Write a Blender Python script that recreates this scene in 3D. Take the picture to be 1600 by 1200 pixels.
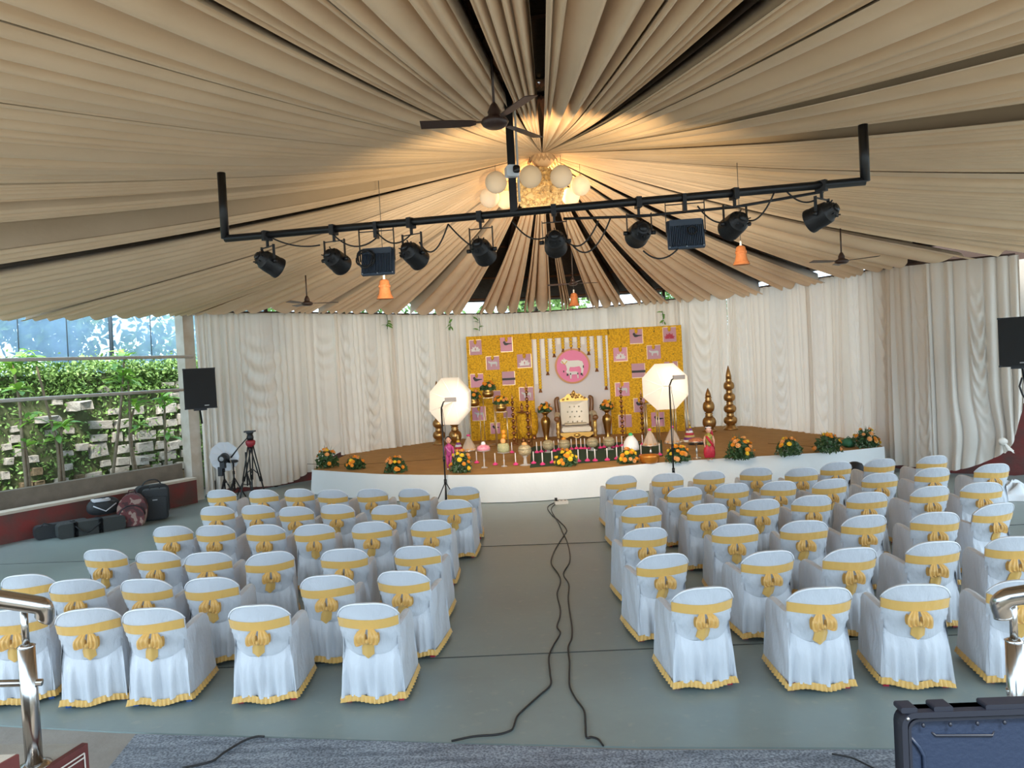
import bpy, math, random
from math import sin, cos, pi, sqrt, atan2, radians, exp
from mathutils import Vector, Matrix

for o in list(bpy.data.objects):
    bpy.data.objects.remove(o, do_unlink=True)
SC = bpy.context.scene
COL = SC.collection

# ------------------------------------------------------------------ camera
F = 1150.0
CAMH = 2.7
PITCH = math.atan((600 - 572) / F)
ROLL = math.atan(0.053)
_cr, _sr, _cp, _sp = cos(ROLL), sin(ROLL), cos(PITCH), sin(PITCH)
FW = Vector((0, _cp, -_sp))
_u0 = Vector((0, _sp, _cp))
RT = Vector((1, 0, 0)) * _cr - _u0 * _sr
UP = Vector((1, 0, 0)) * _sr + _u0 * _cr
cd = bpy.data.cameras.new('camera')
cam = bpy.data.objects.new('camera', cd)
COL.objects.link(cam)
cam.matrix_world = Matrix(((RT.x, UP.x, -FW.x, 0), (RT.y, UP.y, -FW.y, 0),
                           (RT.z, UP.z, -FW.z, CAMH), (0, 0, 0, 1)))
cd.sensor_width = 36.0
cd.lens = F / 1600.0 * 36.0
cd.clip_end = 400
cd.clip_start = 0.05
SC.camera = cam

# ------------------------------------------------------------------ world, light, exposure
W = bpy.data.worlds.new('world')
SC.world = W
W.use_nodes = True
_bg = W.node_tree.nodes['Background']
_bg.inputs[0].default_value = (0.64, 0.83, 1.0, 1)
_bg.inputs[1].default_value = 2.5
SC.view_settings.view_transform = 'Standard'
SC.view_settings.look = 'None'
SC.view_settings.gamma = 1.0
SC.view_settings.use_curve_mapping = False
SC.view_settings.exposure = 0.68
_sd = bpy.data.lights.new('sun', 'SUN')
_sd.energy = 5.0
_sd.angle = radians(12)
_sd.color = (1.0, .95, .85)
_so = bpy.data.objects.new('sun', _sd)
COL.objects.link(_so)
_so.rotation_euler = Vector((.10, -.6, .8)).to_track_quat('Z', 'Y').to_euler()


def ray(x, y):
    return FW + RT * ((x - 800) / F) + UP * ((600 - y) / F)


def atz(x, y, z):
    d = ray(x, y)
    t = (z - CAMH) / d.z
    return Vector((d.x * t, d.y * t, z))


def aty(x, y, Y):
    d = ray(x, y)
    t = Y / d.y
    return Vector((d.x * t, Y, CAMH + d.z * t))


def ppm(Y):
    return F / Y


# ------------------------------------------------------------------ materials
MATS = {}


def mat(name, col, rough=0.6, metal=0.0, var=None, bump=None, sheen=0.0, trans=0.0, emit=None,
        alpha=None, spec=None, coat=0.0, wave=None):
    """var=(scale, colour2, contrast[, stretch]); bump=(scale, strength[, stretch])"""
    if name in MATS:
        return MATS[name]
    m = bpy.data.materials.new(name)
    m.use_nodes = True
    nt = m.node_tree
    b = nt.nodes['Principled BSDF']
    c4 = (col[0], col[1], col[2], 1)
    b.inputs['Base Color'].default_value = c4
    b.inputs['Roughness'].default_value = rough
    b.inputs['Metallic'].default_value = metal
    if spec is not None:
        b.inputs['Specular IOR Level'].default_value = spec
    if sheen:
        b.inputs['Sheen Weight'].default_value = sheen
    if coat:
        b.inputs['Coat Weight'].default_value = coat
    if emit:
        b.inputs['Emission Color'].default_value = (*emit[0], 1)
        b.inputs['Emission Strength'].default_value = emit[1]
    if alpha is not None:
        b.inputs['Alpha'].default_value = alpha
    tc = nt.nodes.new('ShaderNodeTexCoord')

    def coords(st):
        if not st:
            return tc.outputs['Object']
        mp = nt.nodes.new('ShaderNodeMapping')
        mp.inputs['Scale'].default_value = st
        nt.links.new(tc.outputs['Object'], mp.inputs['Vector'])
        return mp.outputs['Vector']
    if var:
        n = nt.nodes.new('ShaderNodeTexNoise')
        n.inputs['Scale'].default_value = var[0]
        n.inputs['Detail'].default_value = 6
        nt.links.new(coords(var[3] if len(var) > 3 else None), n.inputs['Vector'])
        r = nt.nodes.new('ShaderNodeValToRGB')
        k = var[2]
        r.color_ramp.elements[0].position = 0.5 - k
        r.color_ramp.elements[1].position = 0.5 + k
        r.color_ramp.elements[0].color = (*var[1], 1)
        r.color_ramp.elements[1].color = c4
        nt.links.new(n.outputs['Fac'], r.inputs['Fac'])
        nt.links.new(r.outputs['Color'], b.inputs['Base Color'])
    if bump:
        n = nt.nodes.new('ShaderNodeTexNoise')
        n.inputs['Scale'].default_value = bump[0]
        n.inputs['Detail'].default_value = 4
        nt.links.new(coords(bump[2] if len(bump) > 2 else None), n.inputs['Vector'])
        bp = nt.nodes.new('ShaderNodeBump')
        bp.inputs['Strength'].default_value = bump[1]
        bp.inputs['Distance'].default_value = 0.02
        nt.links.new(n.outputs['Fac'], bp.inputs['Height'])
        nt.links.new(bp.outputs['Normal'], b.inputs['Normal'])
    if trans:
        out = nt.nodes['Material Output']
        t = nt.nodes.new('ShaderNodeBsdfTranslucent')
        t.inputs['Color'].default_value = c4
        mx = nt.nodes.new('ShaderNodeMixShader')
        mx.inputs[0].default_value = trans
        nt.links.new(b.outputs[0], mx.inputs[1])
        nt.links.new(t.outputs[0], mx.inputs[2])
        nt.links.new(mx.outputs[0], out.inputs['Surface'])
    MATS[name] = m
    return m


# ------------------------------------------------------------------ mesh builder
class MB:
    def __init__(self):
        self.v = []
        self.f = []

    def grid(self, fn, nu, nv, closeu=False, flip=False):
        b = len(self.v)
        for j in range(nv + 1):
            for i in range(nu + (0 if closeu else 1)):
                self.v.append(tuple(fn(i / nu, j / nv)))
        w = nu + (0 if closeu else 1)
        for j in range(nv):
            for i in range(nu):
                a = b + j * w + i
                c = b + j * w + (i + 1) % w
                q = (a, c, c + w, a + w)
                self.f.append(q[::-1] if flip else q)
        return self

    def box(self, c, s, M=None):
        b = len(self.v)
        for dz in (-.5, .5):
            for dx, dy in ((-.5, -.5), (.5, -.5), (.5, .5), (-.5, .5)):
                p = Vector((c[0] + dx * s[0], c[1] + dy * s[1], c[2] + dz * s[2]))
                if M:
                    p = M @ p
                self.v.append(tuple(p))
        for q in ((3, 2, 1, 0), (4, 5, 6, 7), (0, 1, 5, 4), (1, 2, 6, 5), (2, 3, 7, 6), (3, 0, 4, 7)):
            self.f.append(tuple(b + i for i in q))
        return self

    def rbox(self, c, s, r, seg=3, M=None):
        """box with rounded vertical profile in x-z (prism along y)"""
        pts = []
        hx, hz = s[0] / 2 - r, s[2] / 2 - r
        for k, (sx, sz) in enumerate(((1, 1), (-1, 1), (-1, -1), (1, -1))):
            for i in range(seg + 1):
                a = pi / 2 * (k + i / seg)
                pts.append((c[0] + sx * hx + r * cos(a), c[2] + sz * hz + r * sin(a)))
        return self.prism(pts, c[1] - s[1] / 2, c[1] + s[1] / 2, M)

    def prism(self, pts, y0, y1, M=None, axis='y'):
        """outline in (x,z) extruded along y"""
        b = len(self.v)
        n = len(pts)
        for y in (y0, y1):
            for (x, z) in pts:
                p = Vector((x, y, z)) if axis == 'y' else Vector((x, z, y))
                if M:
                    p = M @ p
                self.v.append(tuple(p))
        for i in range(n):
            j = (i + 1) % n
            self.f.append((b + i, b + j, b + n + j, b + n + i))
        self.f.append(tuple(b + i for i in range(n))[::-1])
        self.f.append(tuple(b + n + i for i in range(n)))
        return self

    def tube(self, path, r, seg=6, cap=True):
        path = [Vector(p) for p in path]
        n = len(path)
        rs = r if isinstance(r, (list, tuple)) else [r] * n
        b = len(self.v)
        d0 = (path[1] - path[0]).normalized()
        up = Vector((0, 0, 1)) if abs(d0.z) < .9 else Vector((1, 0, 0))
        a = d0.cross(up).normalized()
        for i, p in enumerate(path):
            d = (path[min(i + 1, n - 1)] - path[max(i - 1, 0)])
            if d.length < 1e-9:
                d = d0
            d.normalize()
            a = (a - d * a.dot(d))
            if a.length < 1e-6:
                a = d.orthogonal()
            a.normalize()
            bb = d.cross(a)
            for k in range(seg):
                t = 2 * pi * k / seg
                self.v.append(tuple(p + a * (cos(t) * rs[i]) + bb * (sin(t) * rs[i])))
        for i in range(n - 1):
            for k in range(seg):
                k2 = (k + 1) % seg
                self.f.append((b + i * seg + k, b + i * seg + k2, b + (i + 1) * seg + k2, b + (i + 1) * seg + k))
        if cap:
            self.f.append(tuple(b + k for k in range(seg))[::-1])
            self.f.append(tuple(b + (n - 1) * seg + k for k in range(seg)))
        return self

    def lathe(self, prof, c=(0, 0, 0), seg=16, ribs=0, rib=0.0, M=None):
        """prof: list of (r,z); optional melon ribs"""
        b = len(self.v)
        n = len(prof)
        for (r, z) in prof:
            for k in range(seg):
                t = 2 * pi * k / seg
                rr = r * (1 - rib * (0.5 + 0.5 * cos(ribs * t))) if ribs else r
                p = Vector((c[0] + rr * cos(t), c[1] + rr * sin(t), c[2] + z))
                if M:
                    p = M @ p
                self.v.append(tuple(p))
        for i in range(n - 1):
            for k in range(seg):
                k2 = (k + 1) % seg
                self.f.append((b + i * seg + k, b + i * seg + k2, b + (i + 1) * seg + k2, b + (i + 1) * seg + k))
        self.f.append(tuple(b + k for k in range(seg))[::-1])
        self.f.append(tuple(b + (n - 1) * seg + k for k in range(seg)))
        return self

    def ball(self, c, r, seg=10, rings=6, M=None):
        rr = r if isinstance(r, (tuple, list)) else (r, r, r)
        b = len(self.v)
        for j in range(1, rings):
            ph = pi * j / rings
            for k in range(seg):
                t = 2 * pi * k / seg
                p = Vector((rr[0] * sin(ph) * cos(t), rr[1] * sin(ph) * sin(t), -rr[2] * cos(ph)))
                if M:
                    p = M @ p
                self.v.append((c[0] + p.x, c[1] + p.y, c[2] + p.z))
        for sgn in (-1, 1):
            p = Vector((0, 0, sgn * rr[2]))
            if M:
                p = M @ p
            self.v.append((c[0] + p.x, c[1] + p.y, c[2] + p.z))
        lo, hi = len(self.v) - 2, len(self.v) - 1
        for j in range(rings - 2):
            for k in range(seg):
                k2 = (k + 1) % seg
                self.f.append((b + j * seg + k, b + j * seg + k2, b + (j + 1) * seg + k2, b + (j + 1) * seg + k))
        for k in range(seg):
            k2 = (k + 1) % seg
            self.f.append((lo, b + k2, b + k))
            self.f.append((hi, b + (rings - 2) * seg + k, b + (rings - 2) * seg + k2))
        return self

    def mesh(self, name, m=None, smooth=True):
        me = bpy.data.meshes.new(name)
        me.from_pydata(self.v, [], self.f)
        if m:
            me.materials.append(m)
        if smooth:
            me.polygons.foreach_set('use_smooth', [True] * len(me.polygons))
        me.update()
        return me

    def build(self, name, m=None, parent=None, smooth=True, loc=None, rotz=0.0):
        o = bpy.data.objects.new(name, self.mesh(name, m, smooth))
        COL.objects.link(o)
        if parent:
            o.parent = parent
        if loc:
            o.location = loc
        if rotz:
            o.rotation_euler = (0, 0, rotz)
        return o


def sharp(o, ang=40):
    """smooth shading with sharp edges by angle"""
    me = o.data
    try:
        me.set_sharp_from_angle(angle=radians(ang))
    except Exception:
        pass
    return o


def tag(o, label, cat, group=None, kind=None):
    o['label'] = label
    o['category'] = cat
    if group:
        o['group'] = group
    if kind:
        o['kind'] = kind
    return o


def struct(o, label=None, cat=None):
    o['kind'] = 'structure'
    if label:
        o['label'] = label
    if cat:
        o['category'] = cat
    return o


def thing(name, label, cat, loc=(0, 0, 0), rotz=0.0, group=None):
    o = bpy.data.objects.new(name, None)
    o.empty_display_size = .1
    COL.objects.link(o)
    o.location = loc
    o.rotation_euler = (0, 0, rotz)
    return tag(o, label, cat, group)


def meshobj(name, me, parent=None, loc=None):
    o = bpy.data.objects.new(name, me)
    COL.objects.link(o)
    if parent:
        o.parent = parent
    if loc:
        o.location = loc
    return o


def copy_tree(o, parent=None):
    c = o.copy()
    COL.objects.link(c)
    if parent:
        c.parent = parent
    for ch in list(o.children):
        copy_tree(ch, c)
    return c


def catmull(P, t):
    n = len(P) - 1
    x = min(max(t * n, 0), n - 1e-9)
    i = int(x)
    f = x - i
    p0 = P[max(i - 1, 0)]
    p1 = P[i]
    p2 = P[i + 1]
    p3 = P[min(i + 2, n)]
    return tuple(.5 * ((2 * b) + (-a + c) * f + (2 * a - 5 * b + 4 * c - d) * f * f + (-a + 3 * b - 3 * c + d) * f ** 3)
                 for a, b, c, d in zip(p0, p1, p2, p3))


# ================================================================== STRUCTURE
RND = random.Random(7)
M_floor = None


def floor_material():
    m = bpy.data.materials.new('painted_floor')
    m.use_nodes = True
    nt = m.node_tree
    b = nt.nodes['Principled BSDF']
    tc = nt.nodes.new('ShaderNodeTexCoord')
    n1 = nt.nodes.new('ShaderNodeTexNoise')
    n1.inputs['Scale'].default_value = .5
    n1.inputs['Detail'].default_value = 8
    n1.inputs['Roughness'].default_value = .65
    r1 = nt.nodes.new('ShaderNodeValToRGB')
    r1.color_ramp.elements[0].position = .35
    r1.color_ramp.elements[0].color = (.20, .245, .235, 1)
    r1.color_ramp.elements[1].position = .68
    r1.color_ramp.elements[1].color = (.26, .32, .305, 1)
    n2 = nt.nodes.new('ShaderNodeTexNoise')
    n2.inputs['Scale'].default_value = 9
    n2.inputs['Detail'].default_value = 10
    r2 = nt.nodes.new('ShaderNodeValToRGB')
    r2.color_ramp.elements[0].position = .60
    r2.color_ramp.elements[0].color = (0, 0, 0, 1)
    r2.color_ramp.elements[1].position = .74
    r2.color_ramp.elements[1].color = (.5, .5, .5, 1)
    mx = nt.nodes.new('ShaderNodeMixRGB')
    mx.inputs[2].default_value = (.33, .34, .3, 1)
    for n in (n1, n2):
        nt.links.new(tc.outputs['Object'], n.inputs['Vector'])
    nt.links.new(n1.outputs['Fac'], r1.inputs['Fac'])
    nt.links.new(n2.outputs['Fac'], r2.inputs['Fac'])
    nt.links.new(r1.outputs['Color'], mx.inputs[1])
    nt.links.new(r2.outputs['Color'], mx.inputs[0])
    nt.links.new(mx.outputs[0], b.inputs['Base Color'])
    rr = nt.nodes.new('ShaderNodeMapRange')
    rr.inputs['To Min'].default_value = .2
    rr.inputs['To Max'].default_value = .5
    nt.links.new(n1.outputs['Fac'], rr.inputs['Value'])
    nt.links.new(rr.outputs['Result'], b.inputs['Roughness'])
    bp = nt.nodes.new('ShaderNodeBump')
    bp.inputs['Strength'].default_value = .08
    bp.inputs['Distance'].default_value = .01
    nt.links.new(n2.outputs['Fac'], bp.inputs['Height'])
    nt.links.new(bp.outputs['Normal'], b.inputs['Normal'])
    return m


# hall outline (world XY).  Curtain line at the back traced from its top edge and depth
CUR = [(300, 490, 16.9), (410, 489, 18.1), (520, 490, 19.7), (690, 492, 22.3), (860, 487, 23.2), (1040, 470, 22.4),
       (1150, 455, 21.9), (1270, 437, 18.7), (1355, 424, 16.7), (1440, 413, 15.2), (1592, 398, 14.2)]
CURW = [tuple(aty(*c)) for c in CUR]          # (x, y, ztop)
OUTL = [(c[0], c[1]) for c in CURW] + [(11.0, 12.0), (11.4, 8.5), (9.8, 4.3), (6.0, 1.2), (0.7, 0.0), (-4.6, 1.2),
                                       (-8.6, 4.3), (-9.6, 8.5), (-9.2, 13.0)]
HUB = Vector((0.72, 12.6, 0))
HUB.z = aty(848, 246, 12.6).z


def cross_r(a):
    """distance from hub to outline along azimuth a, and segment"""
    d = (cos(a), sin(a))
    best = 1e9
    n = len(OUTL)
    for i in range(n):
        x1, y1 = OUTL[i][0] - HUB.x, OUTL[i][1] - HUB.y
        x2, y2 = OUTL[(i + 1) % n][0] - HUB.x, OUTL[(i + 1) % n][1] - HUB.y
        ex, ey = x2 - x1, y2 - y1
        den = d[0] * ey - d[1] * ex
        if abs(den) < 1e-9:
            continue
        t = (x1 * ey - y1 * ex) / den
        u = (x1 * d[1] - y1 * d[0]) / den
        if t > 0 and -1e-6 <= u <= 1 + 1e-6:
            best = min(best, t)
    return best


# ---- floor, ground, granite step
M_floor = floor_material()
mb = MB()
zf = 0.0
front = [atz(0, 1133, 0), atz(180, 1143, 0), atz(700, 1160, 0), atz(1000, 1167, 0), atz(1300, 1168, 0), atz(1600, 1172, 0)]
fpts = [(-9.35, 13.2), (-9.6, 8.5), (-8.6, 6.2)] + [(p.x, p.y) for p in front] + [(9.8, 5.0), (11.4, 8.5), (11.2, 12.0), (10.2, 14.6)] + \
       [(c[0], c[1] + .35) for c in CURW[::-1]] + [(-7.6, 17.1)]
b0 = [(x, y, 0) for x, y in fpts]
mb.v = b0 + [(x, y, -.15) for x, y in fpts]
n = len(fpts)
mb.f = [tuple(range(n))] + [(i, i + n, (i + 1) % n + n, (i + 1) % n) for i in range(n)]
floor = struct(mb.build('floor', M_floor, smooth=False))
# recessed construction joints of the floor
M_joint = mat('joint_dark', (.05, .055, .05), .8)
for (a, b) in (((-6.4, 6.96), (9.4, 6.62)), ((-8.9, 11.6), (1.0, 10.95)), ((1.0, 10.95), (10.6, 10.5))):
    j = MB().tube([(a[0], a[1], .0), (b[0], b[1], .0)], .007, 4).build('floor_joint', M_joint, floor, smooth=False)

M_ground = mat('outside_ground', (.16, .14, .11), .95, var=(1.2, (.09, .085, .06), .2), bump=(8, .5))
g = MB()
g.v = [(-70, -40, -.16), (70, -40, -.16), (70, 90, -.16), (-70, 90, -.16)]
g.f = [(0, 1, 2, 3)]
struct(g.build('ground', M_ground, smooth=False))

M_concrete = mat('worn_concrete', (.34, .31, .27), .85, var=(2.5, (.25, .22, .19), .25), bump=(30, .2))
c = MB()
ap = [(p.x, p.y) for p in front]
poly = [(-8.6, 6.0)] + ap + [(9.8, 4.9), (9.8, 2.0), (-8.6, 2.0)]
c.v = [(x, y, -.012) for x, y in poly] + [(x, y, -.15) for x, y in poly]
n = len(poly)
c.f = [tuple(range(n))[::-1]] + [(i, (i + 1) % n, (i + 1) % n + n, i + n) for i in range(n)]
struct(c.build('landing_apron', M_concrete, smooth=False), 'worn concrete apron in front of the green floor', 'apron')


def granite_material():
    m = bpy.data.materials.new('granite')
    m.use_nodes = True
    nt = m.node_tree
    b = nt.nodes['Principled BSDF']
    tc = nt.nodes.new('ShaderNodeTexCoord')
    n1 = nt.nodes.new('ShaderNodeTexNoise')
    n1.inputs['Scale'].default_value = 60
    n1.inputs['Detail'].default_value = 5
    r1 = nt.nodes.new('ShaderNodeValToRGB')
    r1.color_ramp.elements[0].position = .36
    r1.color_ramp.elements[0].color = (.10, .12, .15, 1)
    r1.color_ramp.elements[1].position = .66
    r1.color_ramp.elements[1].color = (.38, .42, .47, 1)
    mp = nt.nodes.new('ShaderNodeMapping')
    mp.inputs['Scale'].default_value = (.8, 5, 1)
    n2 = nt.nodes.new('ShaderNodeTexNoise')
    n2.inputs['Scale'].default_value = 3
    n2.inputs['Detail'].default_value = 6
    r2 = nt.nodes.new('ShaderNodeValToRGB')
    r2.color_ramp.elements[0].position = .35
    r2.color_ramp.elements[0].color = (.55, .57, .6, 1)
    r2.color_ramp.elements[1].position = .6
    r2.color_ramp.elements[1].color = (1, 1, 1, 1)
    mx = nt.nodes.new('ShaderNodeMixRGB')
    mx.blend_type = 'MULTIPLY'
    mx.inputs[0].default_value = 1
    nt.links.new(tc.outputs['Object'], n1.inputs['Vector'])
    nt.links.new(tc.outputs['Object'], mp.inputs['Vector'])
    nt.links.new(mp.outputs['Vector'], n2.inputs['Vector'])
    nt.links.new(n1.outputs['Fac'], r1.inputs['Fac'])
    nt.links.new(n2.outputs['Fac'], r2.inputs['Fac'])
    nt.links.new(r1.outputs['Color'], mx.inputs[1])
    nt.links.new(r2.outputs['Color'], mx.inputs[2])
    nt.links.new(mx.outputs[0], b.inputs['Base Color'])
    b.inputs['Roughness'].default_value = .5
    return m


M_granite = granite_material()
gp = [atz(212, 1147, .03), atz(600, 1158, .03), atz(1000, 1172, .03), atz(1420, 1171, .03)]
gp = [(p.x, p.y) for p in gp] + [(1.75, 3.1), (-2.75, 3.1)]
s = MB()
n = len(gp)
s.v = [(x, y, .03) for x, y in gp] + [(x, y, -.012) for x, y in gp]
s.f = [tuple(range(n))[::-1]] + [(i, (i + 1) % n, (i + 1) % n + n, i + n) for i in range(n)]
struct(s.build('step_slab', M_granite, smooth=False), 'grey granite slab at the foot of the steps', 'step')

# ---- roof above the drapes
M_roof = mat('roof_sheet', (.055, .035, .027), .8, var=(3, (.03, .02, .016), .3), bump=(1.5, 1.0, (9, 9, 1)))
M_steel = mat('roof_steel', (.16, .075, .045), .7)
NR = 64
rf = MB()
ROOFZ = HUB.z + 1.25


def roof_pt(a, t):
    R = cross_r(a) + .5
    r = .05 + (R - .05) * t
    return Vector((HUB.x + cos(a) * r, HUB.y + sin(a) * r, ROOFZ + (4.75 - ROOFZ) * t))


rf.grid(lambda u, v: roof_pt(2 * pi * u, v), NR, 12, closeu=True)
roof = struct(rf.build('ceiling', M_roof, smooth=False))
sm = roof.modifiers.new('sol', 'SOLIDIFY')
sm.thickness = .04
for k in range(24):
    a = 2 * pi * (k + .35) / 24
    m_ = MB().tube([roof_pt(a, .02) - Vector((0, 0, .09)), roof_pt(a, .97) - Vector((0, 0, .09))], .05, 4)
    m_.tube([roof_pt(a, .3) - Vector((0, 0, .45)), roof_pt(a, .97) - Vector((0, 0, .2))], .03, 4)
    for q in range(6):
        t0 = .35 + q * .1
        m_.tube([roof_pt(a, t0) - Vector((0, 0, .1)), roof_pt(a, t0 + .05) - Vector((0, 0, .42 - q * .035)),
                 roof_pt(a, t0 + .1) - Vector((0, 0, .1))], .018, 4)
    m_.build('rafter_truss', M_steel, roof, smooth=False)
for t in (.35, .6, .8, .96):
    MB().tube([roof_pt(2 * pi * k / 64, t) - Vector((0, 0, .06)) for k in range(65)], .03, 4).build('purlin_ring', M_steel, roof, smooth=False)

# eave posts and rail along the back behind the curtain
M_poststeel = mat('post_steel', (.10, .06, .045), .7)
for k, cxy in enumerate(CURW[1:-1]):
    if k % 2 == 0:
        p = MB().tube([(cxy[0], cxy[1] + .25, -.1), (cxy[0], cxy[1] + .25, 5.0)], .05, 6)
        struct(p.build('eave_post', M_poststeel), 'dark steel roof post behind the white curtain', 'post')
tr = MB().tube([(x, y + .1, z + .02) for x, y, z in [catmull(CURW, i / 50) for i in range(51)]], .03, 6)
struct(tr.build('curtain_rail', M_poststeel), 'dark rail carrying the white curtains', 'rail')

# ---- ceiling drapes
M_drape = mat('drape_cloth', (.88, .665, .45), .75, sheen=.1, var=(1.3, (.79, .585, .385), .25), bump=(7, .25))


def zper(a):
    """height of the drape edge at the hall outline"""
    dd = (a - radians(177) + pi) % (2 * pi) - pi
    return 4.32 - .34 * exp(-(dd / radians(23)) ** 2)


def dsurf(a, r, R):
    t = max(0, min(1.05, r / R))
    return HUB.z + (zper(a) - HUB.z) * t - .16 * sin(pi * min(t, 1)) * (R / 11.0)


def az_of(px, py):
    """azimuth round the hub of the point of the drape surface seen at a pixel"""
    d = ray(px, py)
    best = None
    prev = None
    o = Vector((0, 0, CAMH))
    for k in range(1, 2600):
        p = o + d * (k * .01)
        a = atan2(p.y - HUB.y, p.x - HUB.x)
        r = sqrt((p.x - HUB.x) ** 2 + (p.y - HUB.y) ** 2)
        if r > 12.5:
            continue
        h = dsurf(a, r, cross_r(a)) - p.z
        if prev is not None and prev > 0 and h <= 0:
            return a
        prev = h
    return None


def mk_drape(a0, a1, idx, label, folds=None, sagc=.08, amp=.20):
    rnd = random.Random(100 + idx)
    while a1 < a0:
        a1 += 2 * pi
    if a1 - a0 > pi:
        a0, a1 = a1, a0 + 2 * pi
    Rm = cross_r((a0 + a1) / 2)
    wid = (a1 - a0) * Rm
    nf = folds or max(4, int(wid / .34))
    # irregular folds: cumulative widths
    ws = [rnd.choice((.35, .5, .7, 1.0, 1.5, 2.3)) * rnd.uniform(.8, 1.2) for _ in range(nf)]
    tot = sum(ws)
    edges = [0]
    for w_ in ws:
        edges.append(edges[-1] + w_ / tot)
    am = [min(1.6, .45 + .6 * w_ * rnd.uniform(.6, 1.2)) for w_ in ws]
    slot = [rnd.choice((.5, .9, 1.7, 2.4)) for _ in range(nf)]
    skew = [rnd.uniform(.3, .7) for _ in range(nf)]
    ph = rnd.uniform(0, 6)
    NU = min(nf * 12, 220)

    def prof(v):
        """height of the cloth above its lowest line: round folds with deep tucks between"""
        for i in range(nf):
            if v <= edges[i + 1] + 1e-9:
                f = (v - edges[i]) / (edges[i + 1] - edges[i])
                if f > .80:
                    q = sin((f - .80) / .20 * pi)
                    return .55 * am[i] + slot[i] * max(0, q)
                f /= .80
                k = skew[i]
                g_ = f / k if f < k else (1 - f) / (1 - k)
                return am[i] * (1 - .95 * max(0.0, sin(g_ * pi / 2)) ** .8) * .6
        return 0

    def fn(u, v):
        # v radial 0..1, u across; warp so folds wander slightly
        uu = min(1, max(0, u + .010 * sin(v * 7 + u * 9 + ph) * v))
        a = a0 + (a1 - a0) * uu
        R = cross_r(a) - .12
        r = .16 + (R - .16) * v
        gather = min(1, v * 3.0)
        z = dsurf(a, r, R)
        z -= sagc * sin(pi * u) * sin(pi * min(1, v * 1.0)) * min(1, wid / 2.5)
        z += prof(u) * (.015 + amp * min(1, v * 1.2)) * min(1, u / .05, (1 - u) / .05)
        z += (1 - gather) * .06
        return (HUB.x + cos(a) * r, HUB.y + sin(a) * r, z)
    m_ = MB().grid(fn, NU, 34)
    o = m_.build('ceiling_drape', M_drape)
    tag(o, label, 'drape', 'cream cloth strips fanned across the ceiling')
    return o


# (edge pixel A, edge pixel B) of each cloth strip, clockwise from the top
STRIPS = [
    ((853, 5), (1033, 5), 'cream ceiling drape right of the narrow central dark slot above the hub'),
    ((1040, 5), (1153, 5), 'narrow cream ceiling drape left of the wide dark gap at top right'),
    ((1218, 5), (1352, 5), 'cream ceiling drape right of the wide dark gap at top right'),
    ((1362, 5), (1598, 66), 'pleated cream ceiling drape running to the upper right corner'),
    ((1598, 82), (1598, 160), 'smooth cream ceiling drape between two dark slits at upper right edge'),
    ((1598, 187), (1598, 268), 'pale warm-lit cream ceiling drape just above the right end of lamp bar'),
    ((1598, 270), (1400, 373), 'broad cream ceiling drape behind the right upright of the lamp bar'),
    ((1400, 379), (1276, 421), 'cream ceiling drape ending over the right half of the white curtain'),
    ((1235, 421), (1190, 439), 'narrow cream ceiling drape between two dark gaps right of the right bell'),
    ((1155, 439), (1047, 460), 'cream ceiling drape hanging behind the floodlight on the right'),
    ((1031, 460), (994, 470), 'narrow cream ceiling drape right of the central pair of dark gaps'),
    ((973, 470), (925, 477), 'cream ceiling drape seen right of the middle spotlight'),
    ((892, 477), (877, 477), 'slim cream ceiling drape directly above the small far bell'),
    ((861, 477), (818, 486), 'cream ceiling drape hanging straight below the ruffled pompom'),
    ((808, 486), (758, 470), 'cream ceiling drape left below the ruffled pompom'),
    ((732, 470), (662, 470), 'twisted cream ceiling drape behind the fourth spotlight from the left'),
    ((638, 474), (500, 488), 'cream ceiling drape behind the left bell'),
    ((496, 482), (305, 490), 'cream ceiling drape above the far left curtain panel'),
    ((470, 440), (140, 470), 'lowest cream ceiling drape edging the garden opening'),
    ((140, 468), (2, 428), 'broad cream ceiling drape above the left garden opening'),
    ((2, 411), (2, 389), 'thin cream ceiling drape below the exposed roof truss at left'),
    ((2, 346), (2, 327), 'thin cream ceiling drape above the exposed roof truss at left'),
    ((2, 314), (2, 288), 'thin cream ceiling drape behind the left upright of the lamp bar'),
    ((2, 285), (2, 160), 'wide smooth cream ceiling drape sweeping to the left edge'),
    ((2, 158), (2, 30), 'deeply pleated cream ceiling drape in the upper left'),
    ((2, 28), (322, 5), 'pleated cream ceiling drape in the top left corner'),
    ((348, 5), (520, 5), 'cream ceiling drape right of the thin slit at top left'),
    ((522, 5), (702, 5), 'pleated cream ceiling drape left of the ceiling fan'),
    ((737, 5), (827, 5), 'cream ceiling drape behind the large ceiling fan'),
]
for i, (A, B, lab) in enumerate(STRIPS):
    aa, ab = az_of(*A), az_of(*B)
    if aa is None or ab is None:
        print('DRAPE MISS', i, aa, ab)
        continue
    if ((aa - ab + pi) % (2 * pi)) - pi > 0:
        aa, ab = ab, aa
    mk_drape(aa, ab, i, lab)

# ---- curtains
M_curtain = mat('curtain_satin', (.84, .77, .675), .5, sheen=.3, trans=.2, var=(.7, (.74, .68, .6), .3), bump=(9, .12, (1, 1, .25)))


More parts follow.
